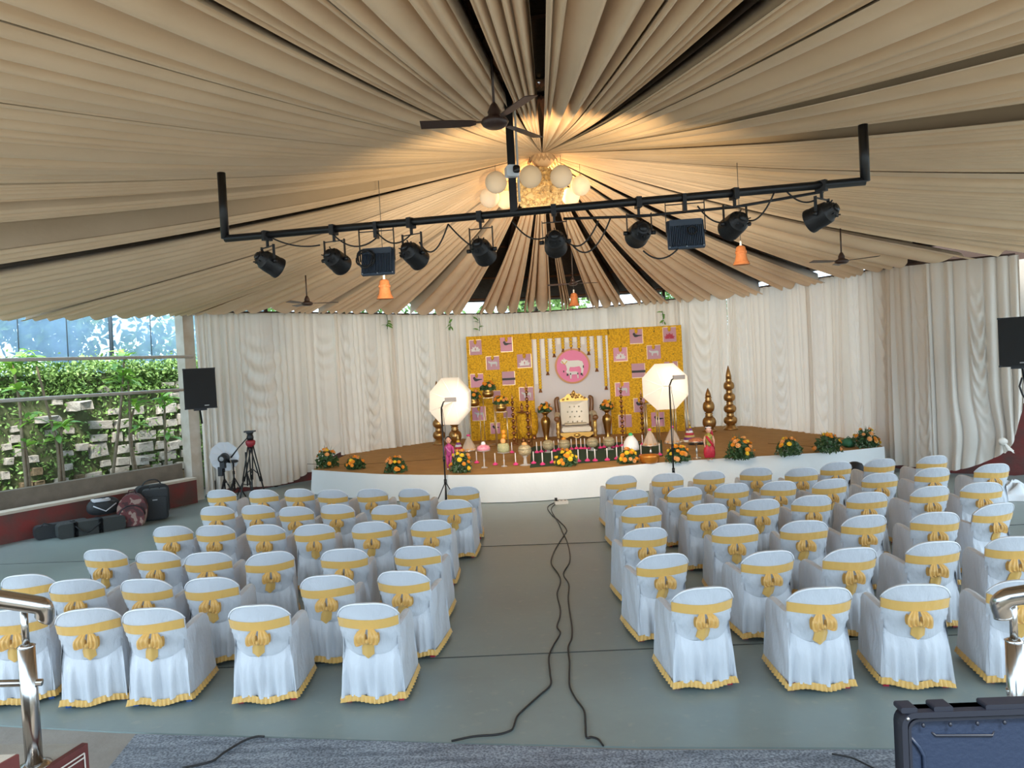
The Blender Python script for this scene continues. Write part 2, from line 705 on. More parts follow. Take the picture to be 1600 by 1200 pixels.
def mk_curtain(t0, t1, idx, label, hem=None, swags=(), zb=0.06, knot=None):
    rnd = random.Random(300 + idx)
    P0, P1 = catmull(CURW, t0), catmull(CURW, t1)
    L = sqrt((P1[0] - P0[0]) ** 2 + (P1[1] - P0[1]) ** 2)
    nf = int(L / .17)
    ws = [rnd.uniform(.4, 1.8) for _ in range(nf)]
    tot = sum(ws)
    ed = [0]
    for w_ in ws:
        ed.append(ed[-1] + w_ / tot)
    am = [rnd.uniform(.2, 1.5) for _ in range(nf)]

    def prof(u):
        u = min(max(u, 0), 1)
        for i in range(nf):
            if u <= ed[i + 1] + 1e-9:
                f = (u - ed[i]) / (ed[i + 1] - ed[i])
                if f > .8:
                    return am[i] * (.25 - 1.1 * sin((f - .8) / .2 * pi))
                return am[i] * (.25 + .75 * sin(pi * f / .8))
        return 0

    def fn(u, v):
        # v: 0 top .. 1 bottom
        t = t0 + (t1 - t0) * u
        x, y, zt = catmull(CURW, t)
        e = 1e-3
        x2, y2, _ = catmull(CURW, min(1, t + e))
        x1, y1, _ = catmull(CURW, max(0, t - e))
        tx, ty = x2 - x1, y2 - y1
        l = sqrt(tx * tx + ty * ty) or 1
        nx, ny = ty / l, -tx / l       # towards the hall
        if ny > 0:
            nx, ny = -nx, -ny
        hb = hem(u) if hem else zb
        z = zt + (hb - zt) * v
        uu = u
        d = 0
        for (uc, hw, zc, sl) in swags:
            q = (u - uc) / hw
            if abs(q) < 1:
                win = (1 - q * q) ** 1.5
                # U shaped folds hanging between two pinch points
                d += .05 * (1 - q * q) * sin((z - q * q * sl * .75 + .10 * sin(z * 2.1 + uc * 7)) * 16 + idx) * min(1, (v + .02) * 3) * (.6 + .4 * sin(z * 1.3 + uc * 9))
        w = max(0.08, 1 - 1.3 * sum(max(0, 1 - abs((u - s_[0]) / s_[1])) for s_ in swags))
        if knot:
            ku, kz = knot
            # folds pulled towards the tie point
            pull = exp(-((z - kz) / .55) ** 2) * .55 * max(0, (u - .15))
            uu = u + (ku - u) * pull
            t = t0 + (t1 - t0) * uu
            x, y, zt2 = catmull(CURW, t)
        d += w * prof(u) * (.06 + .065 * v) + .03 * sin(v * 3 + u * 11 + idx)
        return (x + nx * d, y + ny * d, z)
    m_ = MB().grid(fn, min(nf * 9, 300), 50)
    o = m_.build('curtain', M_curtain)
    tag(o, label, 'curtain', 'white satin curtains round the back of the hall')
    return o


def tpx(px):
    best, bt = 1e9, 0
    for i in range(401):
        p = catmull(CURW, i / 400)
        d = Vector((p[0], p[1], p[2] - CAMH))
        sx = 800 + F * d.dot(RT) / d.dot(FW)
        if abs(sx - px) < best:
            best, bt = abs(sx - px), i / 400
    return bt


def hemL(u):
    return .12 + .55 * max(0, (u - .62) / .38) ** 2 + .06 * sin(u * 9)


mk_curtain(tpx(303), tpx(522), 0, 'far left white curtain panel beside the loudspeaker', hem=hemL, swags=((.46, .2, 0, .9), (.93, .1, 0, .7)))
mk_curtain(tpx(520), tpx(612), 1, 'narrow white curtain panel with deep swags at left end of stage', zb=.555, swags=((.25, .2, 0, .8), (.62, .2, 0, 1.0)))
mk_curtain(tpx(610), tpx(700), 2, 'white curtain panel behind the left photo umbrella', zb=.555, swags=((.55, .16, 0, .8),))
mk_curtain(tpx(698), tpx(1062), 3, 'plain pleated white curtain behind the marigold backdrop', zb=.555)
mk_curtain(tpx(1060), tpx(1135), 4, 'white curtain panel with swags right of the marigold backdrop', zb=.555, swags=((.45, .3, 0, 1.1),))
mk_curtain(tpx(1134), tpx(1268), 5, 'white curtain panel behind the tall golden finial pillar', zb=.555, swags=((.2, .09, 0, .8), (.62, .09, 0, .8)))
mk_curtain(tpx(1266), tpx(1345), 6, 'white curtain panel at the right end of the stage', zb=.54, swags=((.12, .12, 0, .9), (.85, .14, 0, .9)))
mk_curtain(tpx(1343), tpx(1448), 7, 'white curtain panel reaching the floor right of the stage', zb=.12, swags=((.35, .1, 0, .9), (.9, .1, 0, .9)))


def hemR(u):
    return .09 + .64 * max(0, (min(u, .82) - .08) / .74) ** 1.9 + (.6 * ((u - .82) / .18) if u > .82 else 0)


mk_curtain(tpx(1446), 1.0, 8, 'rightmost white curtain panel tied back in a knot above red wall', hem=hemR, swags=((.5, .09, 0, .8),), knot=(.83, .82))

# ---- left low wall, rails, corner post
WL0, WL1 = Vector((-9.75, 12.15, 0)), Vector((-7.22, 16.55, 0))
wd = (WL1 - WL0).normalized()
wn = Vector((-wd.y, wd.x, 0))
WANG = atan2(wd.y, wd.x)
WLEN = (WL1 - WL0).length


def redwall():
    return mat('red_wall_paint', (.23, .035, .03), .8, var=(2.2, (.11, .06, .05), .16), bump=(14, .4))


M_red = redwall()
M_capst = mat('wall_cap_cement', (.62, .54, .44), .85, var=(6, (.5, .42, .33), .25), bump=(20, .2))
mb = MB().box((WLEN / 2 - 2, .12, .24), (WLEN + 4, .24, .56))
wl = struct(mb.build('wall_left', M_red, smooth=False, loc=WL0, rotz=WANG))
MB().box((WLEN / 2 - 2, .13, .545), (WLEN + 4, .3, .05)).build('wall_cap', M_capst, wl, smooth=False)
mb = MB().box((WLEN / 2 - 2, .55, .53), (WLEN + 4, .18, .7))
struct(mb.build('planter_kerb', mat('kerb_cement', (.22, .18, .14), .9, var=(5, (.14, .12, .09), .3), bump=(20, .3)), smooth=False, loc=WL0, rotz=WANG),
       'grey cement kerb of the planting bed behind the low red wall', 'kerb')
M_rail = mat('rail_white', (.62, .6, .56), .5)
for z, nm in ((3.30, 'upper'), (2.56, 'lower')):
    r_ = MB().tube([(-4, .12, z), (WLEN + .2, .12, z)], .035, 8).build('guard_rail', M_rail, loc=WL0, rotz=WANG)
    tag(r_, nm + ' pale horizontal rail across the left garden opening', 'rail', 'rails across the garden opening')
M_post = mat('post_white', (.66, .6, .52), .6, var=(3, (.5, .42, .32), .2))
pp = MB().box((0, 0, 2.15), (.28, .28, 4.4))
struct(pp.build('corner_post', M_post, smooth=False, loc=(-7.45, 16.95, 0), rotz=WANG), 'pale square post at the corner of the garden opening', 'post')
# ---- right wall
I = CURW[-1]
wr = MB().box((2.2, .15, .62), (5.4, .3, 1.56)).build('wall_right', M_red, smooth=False, loc=(8.7, 16.1, 0), rotz=-radians(38))
struct(wr)
MB().box((2.2, .15, 4.75), (5.4, .26, .9)).build('fascia_board', M_poststeel, wr, smooth=False)
MB().box((2.2, .15, 2.85), (5.4, .3, 2.9)).build('wall_upper', mat('wall_white', (.66, .62, .56), .8, var=(3, (.58, .53, .47), .3)), wr, smooth=False)
# low red wall behind the curtain at the far left and back
for k, (x0, y0, x1, y1) in enumerate(((-7.2, 17.3, -4.7, 19.9), (-4.7, 19.9, -2.2, 22.9))):
    L_ = sqrt((x1 - x0) ** 2 + (y1 - y0) ** 2)
    struct(MB().box((L_ / 2, .1, .25), (L_, .2, .7)).build('wall_back', M_red, smooth=False, loc=(x0, y0, 0), rotz=atan2(y1 - y0, x1 - x0)))

# ---- stage
M_carpet = mat('stage_carpet', (.46, .255, .08), .95, var=(3.5, (.39, .21, .06), .2), bump=(120, .3))
M_skirt = mat('stage_skirt_cloth', (.74, .74, .72), .55, bump=(3, .6, (1.2, 1.2, 1)))
SF = [atz(*p, .56) for p in [(489, 734), (550, 738), (605, 741), (690, 742), (780, 741), (900, 735), (1040, 722), (1200, 712), (1300, 706), (1380, 698)]]
SF = [(p.x, p.y) for p in SF]
sfs = [catmull(SF, i / 60) for i in range(61)]
stage_root = thing('stage', 'low stage with brown carpet top and white cloth skirt', 'stage', (1.2, 17.5, 0))
so = Vector((1.2, 17.5, 0))
back = [(x + (.25 if x > 4 else 0), y + .22) for x, y, _ in [catmull(CURW, tpx(q)) for q in (1335, 1300, 1250, 1200, 1150, 1100, 1040, 950, 860, 770, 690, 640, 580, 530)]]
tp = sfs + back
n = len(tp)
mb = MB()
mb.v = [(x - so.x, y - so.y, .56) for x, y in tp] + [(x - so.x, y - so.y, .50) for x, y in tp]
mb.f = [tuple(range(n))] + [(i, i + n, (i + 1) % n + n, (i + 1) % n) for i in range(n)]
mb.build('carpet_top', M_carpet, stage_root, smooth=False)


def skirt(u, v):
    x, y = catmull(SF, u)
    x2, y2 = catmull(SF, min(1, u + .004))
    x1, y1 = catmull(SF, max(0, u - .004))
    tx, ty = x2 - x1, y2 - y1
    l = sqrt(tx * tx + ty * ty)
    nx, ny = ty / l, -tx / l
    d = .03 + .04 * v + .012 * sin(u * 160 + v * 3) * v + .018 * sin(u * 41 + v * 2) * v
    return (x + nx * d - so.x, y + ny * d - so.y, .552 * (1 - v) + .012)


mb = MB().grid(skirt, 260, 8)
mb.build('skirt', M_skirt, stage_root)
# side cloth at the left and right ends
for (p, q) in ((SF[0], (-4.75, 19.4)), (SF[-1], (7.35, 17.2))):
    mb = MB().grid(lambda u, v: (p[0] + (q[0] - p[0]) * u - so.x + .02 * sin(u * 30) * v, p[1] + (q[1] - p[1]) * u - so.y, .55 * (1 - v) + .01), 30, 6)
    mb.build('side_skirt', M_skirt, stage_root)
# seams of the carpet lengths
for (a, b) in (((560, 726), (690, 717)), ((1200, 693), (1330, 702)), ((560, 726), (480, 725))):
    A, B = atz(*a, .562), atz(*b, .562)
    MB().tube([A - so, B - so], .006, 4).build('carpet_seam', mat('seam_dark', (.10, .05, .02), .9), stage_root, smooth=False)

# ================================================================== CHAIRS
M_cov = mat('chair_cover_satin', (.62, .635, .67), .3, sheen=.15, bump=(7, .7, (3.0, 3.0, 1.0)))
M_gold = mat('sash_gold', (.76, .45, .12), .42, sheen=.3, bump=(26, .2, (1.5, 1.5, .4)))
M_bow = mat('bow_gold', (.70, .40, .11), .36, sheen=.2)
M_pipe = mat('cover_piping', (.90, .90, .92), .4)
M_redleg = mat('red_plastic', (.50, .02, .05), .4)
M_blueleg = mat('blue_plastic', (.02, .10, .35), .4)
SA = 1.15


def chair_meshes(seed):
    rnd = random.Random(seed)
    p1, p2, p3 = [rnd.uniform(0, 6) for _ in range(3)]

    def wz(z):
        k = (z - .40) / .47
        return .222 + .03 * sin(min(1, max(0, k)) * pi * .62)

    def bp(s, z, off=0.0):
        w = wz(z) - off * .6
        x = w * sin(s * SA) / sin(SA)
        y = -.10 * (cos(s * SA) - cos(SA)) / (1 - cos(SA)) - .13 * (z - .42) / .45 + off
        return Vector((x, y, z))

    def zt(s):
        return .735 + .135 * (1 - abs(s) ** 2.8)

    def zs(s):
        return .405 + .085 * s * s + .006 * sin(7 * s + p1)
    cov = MB()
    cov.grid(lambda u, v: bp(2 * u - 1, zs(2 * u - 1) + (zt(2 * u - 1) - zs(2 * u - 1)) * v) +
             Vector((0, .006 * sin(9 * u + 14 * v + p2) * (1 - v) + .007 * sin(34 * (v * .75 + abs(2 * u - 1) * .55) + p3) * (2 * u - 1) ** 2 * sin(pi * v), 0)), 36, 22)
    # inner face and rim of the backrest
    cov.grid(lambda u, v: bp(2 * u - 1, zt(2 * u - 1), .045 * v) + Vector((0, 0, .008 * sin(pi * v))), 24, 3)
    cov.grid(lambda u, v: bp(2 * u - 1, zt(2 * u - 1) + (.43 - zt(2 * u - 1)) * v, .045 + .05 * v), 24, 6)
    # back skirt with a deep centre pleat
    HEM = .072

    def hemback(s):
        return Vector((s * .262, -.075 - .035 * cos(s * pi / 2), HEM + .012 * sin(5 * s + p3)))

    def skirt_(u, v):
        s = 2 * u - 1
        a = bp(s, zs(s))
        b = hemback(s)
        p = a.lerp(b, v)
        p.y -= .028 * sin(pi * min(1, v * 1.2)) * .6
        p.y += .038 * exp(-((s - .05) / .10) ** 2) * sin(pi * .9 * v) - .024 * sin(s * 11 + p1) * v - .016 * sin(s * 23 + p2) * v
        return p
    cov.grid(lambda u, v: skirt_(u, v), 36, 8, flip=True)
    # arms and side panels
    for g in (-1, 1):
        def side(u, v, g=g):
            # u 0 back .. 1 front ; v 0 top .. 1 hem
            zt_ = .615 + .02 * sin(u * pi) - .05 * max(0, u - .8) / .2 * max(0, u - .8) / .2
            a = bp(g, .615).lerp(Vector((g * 0.258, .16, zt_)), min(1, u * 2.5)) if u < .4 else Vector((g * 0.258, .16 + .28 * (u - .4) / .6, zt_))
            a.z = zt_
            b = hemback(g).lerp(Vector((g * .275, .51, HEM)), u)
            p = a.lerp(b, v)
            p.x -= g * .022 * (1 - u) ** 8
            p.x += g * (.010 * sin(u * 10 + v * 6 + p3) * sin(pi * v))
            return p
        cov.grid(side, 12, 8, flip=(g < 0))

        def armtop(u, v, g=g):
            o = side(u, 0)
            return (o.x - g * .06 * v, o.y, o.z + .012 * sin(pi * v))
        cov.grid(armtop, 12, 3, flip=(g < 0))

        def armin(u, v, g=g):
            o = side(u, 0)
            return (o.x - g * .06, o.y, o.z + (.43 - o.z) * v)
        cov.grid(armin, 12, 2, flip=(g < 0))
    # seat and front
    cov.grid(lambda u, v: ((2 * u - 1) * .23, -.05 + .50 * v, .435 + .012 * sin(pi * u) * sin(pi * v)), 4, 4)

    def frontp(u, v):
        s = 2 * u - 1
        zt_ = .435 + (.13 * (max(0, abs(s) - .75) / .25) ** .5 if abs(s) > .75 else 0)
        return (s * (.258 + .017 * v), .44 + .07 * v + .012 * sin(s * 12 + p1) * v, zt_ + (HEM - zt_) * v)
    cov.grid(frontp, 20, 5)
    me_cov = cov.mesh('cover', M_cov)
    # piping
    pipe = MB().tube([bp(s, zt(s) + .004, -.002) for s in [i / 14 - 1 for i in range(29)]], .0065, 5)
    me_pipe = pipe.mesh('rim_piping', M_pipe)
    # sash
    sash = MB()
    bt = .004 * rnd.uniform(-1, 1)

    def band(u, v):
        z = .652 + .083 * v + .006 * sin(u * 9 + p1)
        if u < .7:
            s = (u / .7) * 2 - 1
            q = bp(s, z, -.006)
            q.y -= .003 * sin(u * 70) * sin(pi * v)
            return q
        s = 1 - (u - .7) / .3 * 2
        return bp(s, z, .055)
    sash.grid(band, 50, 3, closeu=True)
    me_sash = sash.mesh('sash', M_gold)
    # bow
    kc = bp(0, .562) + Vector((0, -.03, 0))
    loops = []
    tilt = rnd.uniform(-.25, .25)
    for g in (-1, 1):
        lp = MB()
        a0 = g * (.42 + .25 * rnd.random())

        drop = rnd.uniform(.0, .02)
        wd_ = rnd.uniform(1.1, 1.35)

        def lf(u, v, g=g, drop=drop, wd_=wd_):
            # cloth gathered under the sash, ballooning and tucked back into the knot
            P = [(g * (.006 + .040 * u) * wd_, 0, .088), (g * (.010 + .068 * u) * wd_, -.030 - .012 * sin(pi * u), .045),
                 (g * (.008 + .066 * u) * wd_, -.034, .005 - (.022 + drop) * u), (g * (.004 + .034 * u) * wd_, -.026, -.016 - drop * u), (0, -.012, .0)]
            q = catmull(P, v)
            rid = .008 * sin(u * 2 * pi * 2.6 + g) * sin(pi * min(1, v * 1.05))
            return (kc.x + q[0], kc.y + q[1] - rid, kc.z + q[2])
        lp.grid(lf, 20, 12)

        def lb(u, v, g=g):
            q = lf(u, v)
            return (q[0], kc.y + .022, q[2])
        lp.grid(lb, 20, 12, flip=True)
        loops.append(lp.mesh('bow_loop', M_bow))
    kn = MB().ball((kc.x, kc.y - .022, kc.z - .004), (.018, .018, .022), 8, 6)
    me_kn = kn.mesh('bow_knot', M_bow)
    tl = MB()
    lt = rnd.uniform(.14, .18)

    def tf(u, v):
        s = 2 * u - 1
        w_ = .018 + .032 * min(1, v * 2.2)
        L_ = lt - (abs(s) * .035 if True else 0)
        z = kc.z - L_ * v
        return Vector((kc.x + s * w_ + tilt * .12 * v, bp(0, z).y - .016 - .010 * cos(s * 3.3) - .012 * (1 - v), z))
    tl.grid(tf, 8, 6)
    tl.grid(lambda u, v: tf(1 - u, v) + Vector((0, .012, 0)), 8, 6)
    me_tail = tl.mesh('bow_tail', M_gold)
    # ruffle
    rr = MB()
    loop = [hemback(i / 20 * 2 - 1) for i in range(21)]
    loop += [Vector((.262 + .013 * t, -.075 + .585 * t, HEM)) for t in [i / 14 for i in range(1, 15)]]
    loop += [Vector((.275 - .55 * t, .51, HEM)) for t in [i / 14 for i in range(1, 15)]]
    loop += [Vector((-.275 + .013 * t, .51 - .585 * t, HEM)) for t in [i / 14 for i in range(1, 14)]]
    NP = 190

    def lp_at(u):
        x = u * len(loop)
        i = int(x) % len(loop)
        f = x - int(x)
        return loop[i].lerp(loop[(i + 1) % len(loop)], f)
    cen = Vector((0, .2, HEM))

    def ruf(u, v):
        p = lp_at(u)
        o = (p - cen)
        o.z = 0
        o.normalize()
        w_ = sin(u * 2 * pi * 48)
        p = p + o * (.004 + .012 * v + .010 * w_ * (.3 + v))
        p.z += .012 - .052 * v + .003 * w_ * v
        return p
    rr.grid(ruf, NP, 2, closeu=True, flip=True)
    me_ruf = rr.mesh('hem_ruffle', M_gold)
    return dict(cover=me_cov, rim_piping=me_pipe, sash=me_sash, loops=loops, bow_knot=me_kn, bow_tail=me_tail, hem_ruffle=me_ruf)


CM = [chair_meshes(11 + i) for i in range(4)]
LEGM = {}
for cn, mm in (('r', M_redleg), ('b', M_blueleg)):
    LEGM[cn] = []
    for (x, y) in ((-.20, -.01), (.20, -.01), (-.22, .40), (.22, .40)):
        m_ = MB()
        sgx = 1 if x > 0 else -1
        m_.v = []
        for (z, hw, ox) in ((0, .022, .018 * sgx), (.03, .022, .016 * sgx), (.065, .022, 0)):
            for dx, dy in ((-1, -1), (1, -1), (1, 1), (-1, 1)):
                m_.v.append((x + ox + dx * hw, y + dy * hw, z))
        for k in range(2):
            for i in range(4):
                m_.f.append((k * 4 + i, k * 4 + (i + 1) % 4, k * 4 + 4 + (i + 1) % 4, k * 4 + 4 + i))
        m_.f.append((3, 2, 1, 0))
        m_.f.append((8, 9, 10, 11))
        LEGM[cn].append(m_.mesh('leg', mm, smooth=False))

TOPL = Vector((0, -.23, .87))     # rim centre in chair space


def place_chair(px, py, head, label, group, k, leg='r'):
    P = atz(px, py, .868)
    ang = -radians(head)
    off = Matrix.Rotation(ang, 3, 'Z') @ TOPL
    t = thing('banquet_chair', label, 'chair', (P.x - off.x, P.y - off.y, 0), ang, group)
    m_ = CM[k % len(CM)]
    cv = meshobj('cover', m_['cover'], t)
    meshobj('rim_piping', m_['rim_piping'], cv)
    meshobj('hem_ruffle', m_['hem_ruffle'], cv)
    sa = meshobj('sash', m_['sash'], t)
    for l_ in m_['loops']:
        meshobj('bow_loop', l_, sa)
    meshobj('bow_knot', m_['bow_knot'], sa)
    meshobj('bow_tail', m_['bow_tail'], sa)
    for l_ in LEGM[leg]:
        meshobj('leg', l_, t)
    return t


LCH = [[(341, 766), (407, 766), (463, 764.5), (515, 766), (578, 764.5), (643, 764), (723, 761)],
       [(334, 792), (397, 790), (458, 792.5), (522, 789), (606, 790), (707.5, 781.6)],
       [(264, 823), (330, 822), (409, 821), (488, 820.5), (578, 816.5), (671, 813.5)],
       [(154, 860), (237, 862.5), (319, 864.6), (421, 864), (534, 859), (648, 854.6)],
       [(33, 900), (111, 907.5), (217, 906.6), (323, 904.5), (506, 901), (623.5, 894)],
       [(12, 955), (129, 954), (228, 953), (396, 948), (568, 945)]]
RCH = [[(973, 743.6), (1044, 740), (1110, 736.6), (1183, 731), (1255, 731.5), (1311, 722.4), (1379.5, 717.5), (1462.5, 712.6)],
       [(988, 766), (1073.5, 762), (1147, 756), (1220, 752.5), (1302.5, 749), (1379.5, 740), (1463, 731.5), (1557, 725.4)],
       [(1003.5, 792), (1108.5, 788), (1192, 781), (1273, 775), (1360, 770), (1461, 760.5), (1539.5, 754.6)],
       [(1012, 826), (1152, 820), (1260.5, 814.6), (1358.5, 806), (1468, 801.5), (1565.6, 787.6)],
       [(1041, 867), (1207.5, 862.5), (1337.5, 857.5), (1469, 847.6), (1595, 840)],
       [(1104, 920), (1289, 920), (1439, 915), (1610, 909)]]
ROWN = ['row nearest the stage', 'second row from the stage', 'third row from the stage',
        'fourth row from the stage', 'fifth row from the stage', 'row nearest the steps']
ORD = ['at the aisle', 'second from the aisle', 'third from the aisle', 'fourth from the aisle', 'fifth from the aisle',
       'sixth from the aisle', 'seventh from the aisle', 'eighth from the aisle']
HEADS = {('L', 5, 0): -16, ('L', 5, 1): -14, ('L', 5, 2): -4, ('L', 5, 3): -2, ('L', 5, 4): 2, ('L', 3, 3): -18,
         ('R', 3, 5): -8, ('R', 5, 0): -3, ('R', 5, 1): 2, ('R', 5, 2): 10, ('R', 4, 0): -6}
crnd = random.Random(5)
kk = 0
for side, rows in (('L', LCH), ('R', RCH)):
    for r, row in enumerate(rows):
        for c_, (px, py) in enumerate(row):
            azm = math.degrees(math.atan((px - 800) / F))
            hd = HEADS.get((side, r, c_), (azm * .25 + (4 if side == 'L' else -2)) + crnd.uniform(-6, 6))
            pos = (len(row) - 1 - c_) if side == 'L' else c_
            lab = 'white covered chair, %s block, %s, %s' % ('left' if side == 'L' else 'right', ROWN[r], ORD[pos])
            leg = 'b' if (side == 'L' and r == 5 and c_ < 3) else 'r'
            place_chair(px, py, hd, lab, 'white covered chairs in the %s block' % ('left' if side == 'L' else 'right'), kk, leg)
            kk += 1

# ================================================================== OUTSIDE, LEFT
SW0 = WL0 + wn * 2.5
WALLM = Matrix.Translation(SW0) @ Matrix.Rotation(WANG, 4, 'Z')


def on_garden(px, py, off=0.0):
    """point where a pixel's ray meets the vertical plane of the garden wall (off = towards hall)"""
    d = ray(px, py)
    o = Vector((0, 0, CAMH))
    base = SW0 - wn * off
    t = (base - o).dot(wn) / d.dot(wn)
    return o + d * t


def gl(p):
    """world -> garden wall local (u along, z)"""
    return ((p - SW0).dot(wd), p.z)


M_mortar = mat('mossy_mortar', (.13, .15, .07), .95, var=(1.7, (.055, .07, .03), .2), bump=(9, .9))
M_stone = mat('wall_stone', (.55, .51, .45), .9, var=(5, (.34, .31, .27), .25), bump=(16, .8))
M_stone2 = mat('wall_stone_brown', (.26, .19, .11), .9, var=(4, (.16, .12, .07), .25), bump=(16, .8))
GH = 3.15
gw = MB().box((4.5, .3, GH / 2 - .1), (26, .5, GH))
garden = struct(gw.build('garden_wall', M_mortar, smooth=False, loc=SW0, rotz=WANG), 'mossy rubble retaining wall in the garden', 'wall')
STN = [(370, 487, 80, 45), (210, 553, 70, 30), (75, 650, 50, 40), (500, 580, 110, 40), (600, 575, 70, 45), (820, 500, 90, 45), (760, 565, 80, 45),
       (845, 570, 50, 35), (890, 490, 30, 25), (895, 550, 40, 55), (915, 610, 45, 40), (485, 645, 75, 35), (580, 640, 50, 50), (720, 630, 95, 45),
       (640, 645, 40, 30), (820, 620, 70, 35), (485, 705, 85, 70), (605, 700, 60, 40), (710, 690, 80, 50), (790, 680, 40, 40), (850, 682, 45, 40),
       (890, 668, 40, 30), (600, 760, 60, 40), (715, 745, 95, 35), (825, 730, 80, 45), (920, 720, 55, 35), (655, 757, 45, 40), (590, 810, 90, 45),
       (705, 803, 60, 45), (772, 797, 45, 50), (825, 785, 40, 50), (890, 780, 50, 35), (940, 770, 20, 35), (740, 850, 90, 45),
       (885, 825, 60, 40), (460, 835, 80, 40), (440, 890, 80, 35), (560, 885, 60, 40), (390, 845, 40, 40), (100, 715, 60, 40), (180, 810, 50, 40),
       (320, 790, 60, 30), (130, 880, 60, 35), (20, 830, 40, 40), (150, 750, 70, 35), (40, 760, 40, 35), (250, 925, 60, 30), (50, 940, 40, 30),
       (190, 870, 50, 30), (330, 720, 50, 25), (280, 470, 40, 25), (515, 405, 60, 25), (825, 380, 60, 20), (560, 515, 60, 30), (680, 510, 60, 40),
       (300, 860, 60, 35), (80, 600, 50, 30), (400, 690, 50, 35), (880, 380, 30, 30), (930, 660, 30, 30), (340, 610, 50, 30), (520, 770, 45, 30),
       (30, 690, 40, 30), (860, 435, 50, 25), (250, 620, 45, 30)]
srn = random.Random(21)
SMESH = []
for k in range(6):
    m_ = MB()
    rs = [[srn.uniform(.9, 1.07) for _ in range(8)] for _ in range(3)]
    for j, (sc, d) in enumerate(((1.0, 0.0), (1.0, -.75), (.88, -1.0))):
        for i in range(8):
            a = 2 * pi * i / 8
            sq = max(abs(cos(a)), abs(sin(a)))
            m_.v.append((cos(a) / sq * .5 * sc * rs[j][i], d * (1 if j < 2 else rs[j][i]), sin(a) / sq * .5 * sc * rs[j][(i + 3) % 8]))
    for j in range(2):
        for i in range(8):
            m_.f.append((j * 8 + i, j * 8 + (i + 1) % 8, j * 8 + 8 + (i + 1) % 8, j * 8 + 8 + i))
    m_.f.append(tuple(range(16, 24)))
    SMESH.append(m_)
SMS = [[m_.mesh('stone', mm, smooth=False) for m_ in SMESH] for mm in (M_stone, M_stone2)]
for i, (cx, cy, w_, h_) in enumerate(STN):
    px, py = cx * .3167, 480 + cy * .3167
    p = on_garden(px, py)
    q = on_garden(px + w_ * .3167, py)
    Wd = (q - p).length
    Hd = h_ * .3167 / ppm(p.y) * 1.0
    u_, z_ = gl(p)
    if z_ > GH - .15:
        continue
    o = meshobj('stone', SMS[1 if (cy > 790 and i % 2 == 0) else 0][i % 6], garden)
    o.location = (u_, .06, z_)
    dep = .55 if i in (0, 1, 26) else srn.uniform(.10, .17)
    o.scale = (Wd, dep, Hd)
    o.rotation_euler = (0, srn.uniform(-.08, .08), 0)

# ivy: uncountable small leaves
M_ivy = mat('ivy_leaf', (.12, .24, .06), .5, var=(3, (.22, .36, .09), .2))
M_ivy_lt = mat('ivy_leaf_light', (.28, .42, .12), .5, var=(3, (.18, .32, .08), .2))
iv = random.Random(33)


def leaf_cloud(n, sampler, size, name, m, parent, matrix=None):
    mb = MB()
    for _ in range(n):
        c = sampler()
        if c is None:
            continue
        c = Vector(c)
        s_ = size * iv.uniform(.6, 1.4)
        a = Vector((iv.gauss(0, 1), iv.gauss(0, 1), iv.gauss(0, 1))).normalized()
        b = a.orthogonal().normalized()
        b = Matrix.Rotation(iv.uniform(0, 6.28), 3, a) @ b
        k = len(mb.v)
        mb.v += [tuple(c - a * s_), tuple(c + b * s_ * .45), tuple(c + a * s_), tuple(c - b * s_ * .45)]
        mb.f.append((k, k + 1, k + 2, k + 3))
    o = mb.build(name, m, parent, smooth=False)
    o['kind'] = 'stuff'
    return o


def ivy_dark():
    u_ = iv.uniform(-6, 13)
    z_ = iv.uniform(.2, GH + .15)
    xx = (u_ - 0.0) / 6.5
    dens = 1.0 if z_ > GH - .6 else (.85 if u_ < 2.2 else .2)
    cl = sin(u_ * 2.3 + 1.3 * sin(z_ * 2.7)) * sin(z_ * 3.1 + u_)
    if iv.random() > dens * (.72 + .5 * cl):
        return None
    return (u_, .04 - abs(iv.gauss(0, .07)), z_)


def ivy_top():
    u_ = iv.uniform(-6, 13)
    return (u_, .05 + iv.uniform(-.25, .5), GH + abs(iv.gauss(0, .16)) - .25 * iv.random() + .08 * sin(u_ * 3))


iv_root = thing('ivy', 'dense green creeper spread over the rubble garden wall', 'creeper', SW0, WANG)
del iv_root['category']
tag(iv_root, 'dense green creeper spread over the rubble garden wall', 'creeper', kind='stuff')
leaf_cloud(85000, ivy_dark, .05, 'leaves', M_ivy, iv_root)
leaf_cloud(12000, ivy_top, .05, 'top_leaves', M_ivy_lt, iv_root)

# slender garden shrubs with rosettes of long leaves
M_bark = mat('shrub_bark', (.28, .23, .16), .85, var=(14, (.18, .14, .09), .25))
M_leaf = mat('shrub_leaf', (.32, .58, .08), .4, trans=.25)
M_leaf2 = mat('shrub_leaf_dark', (.18, .40, .08), .4, trans=.2)


def leafmesh(m):
    mb = MB()
    for t, w_ in ((0, .02), (.25, .13), (.6, .17), (.85, .1), (1.0, .005)):
        z = .12 * sin(t * 2.2) - .25 * t * t
        mb.v += [(-w_, t, z + .04), (0, t, z), (w_, t, z + .04)]
    for j in range(4):
        for i in range(2):
            a = j * 3 + i
            mb.f.append((a, a + 1, a + 4, a + 3))
    return mb.mesh('leaf', m)


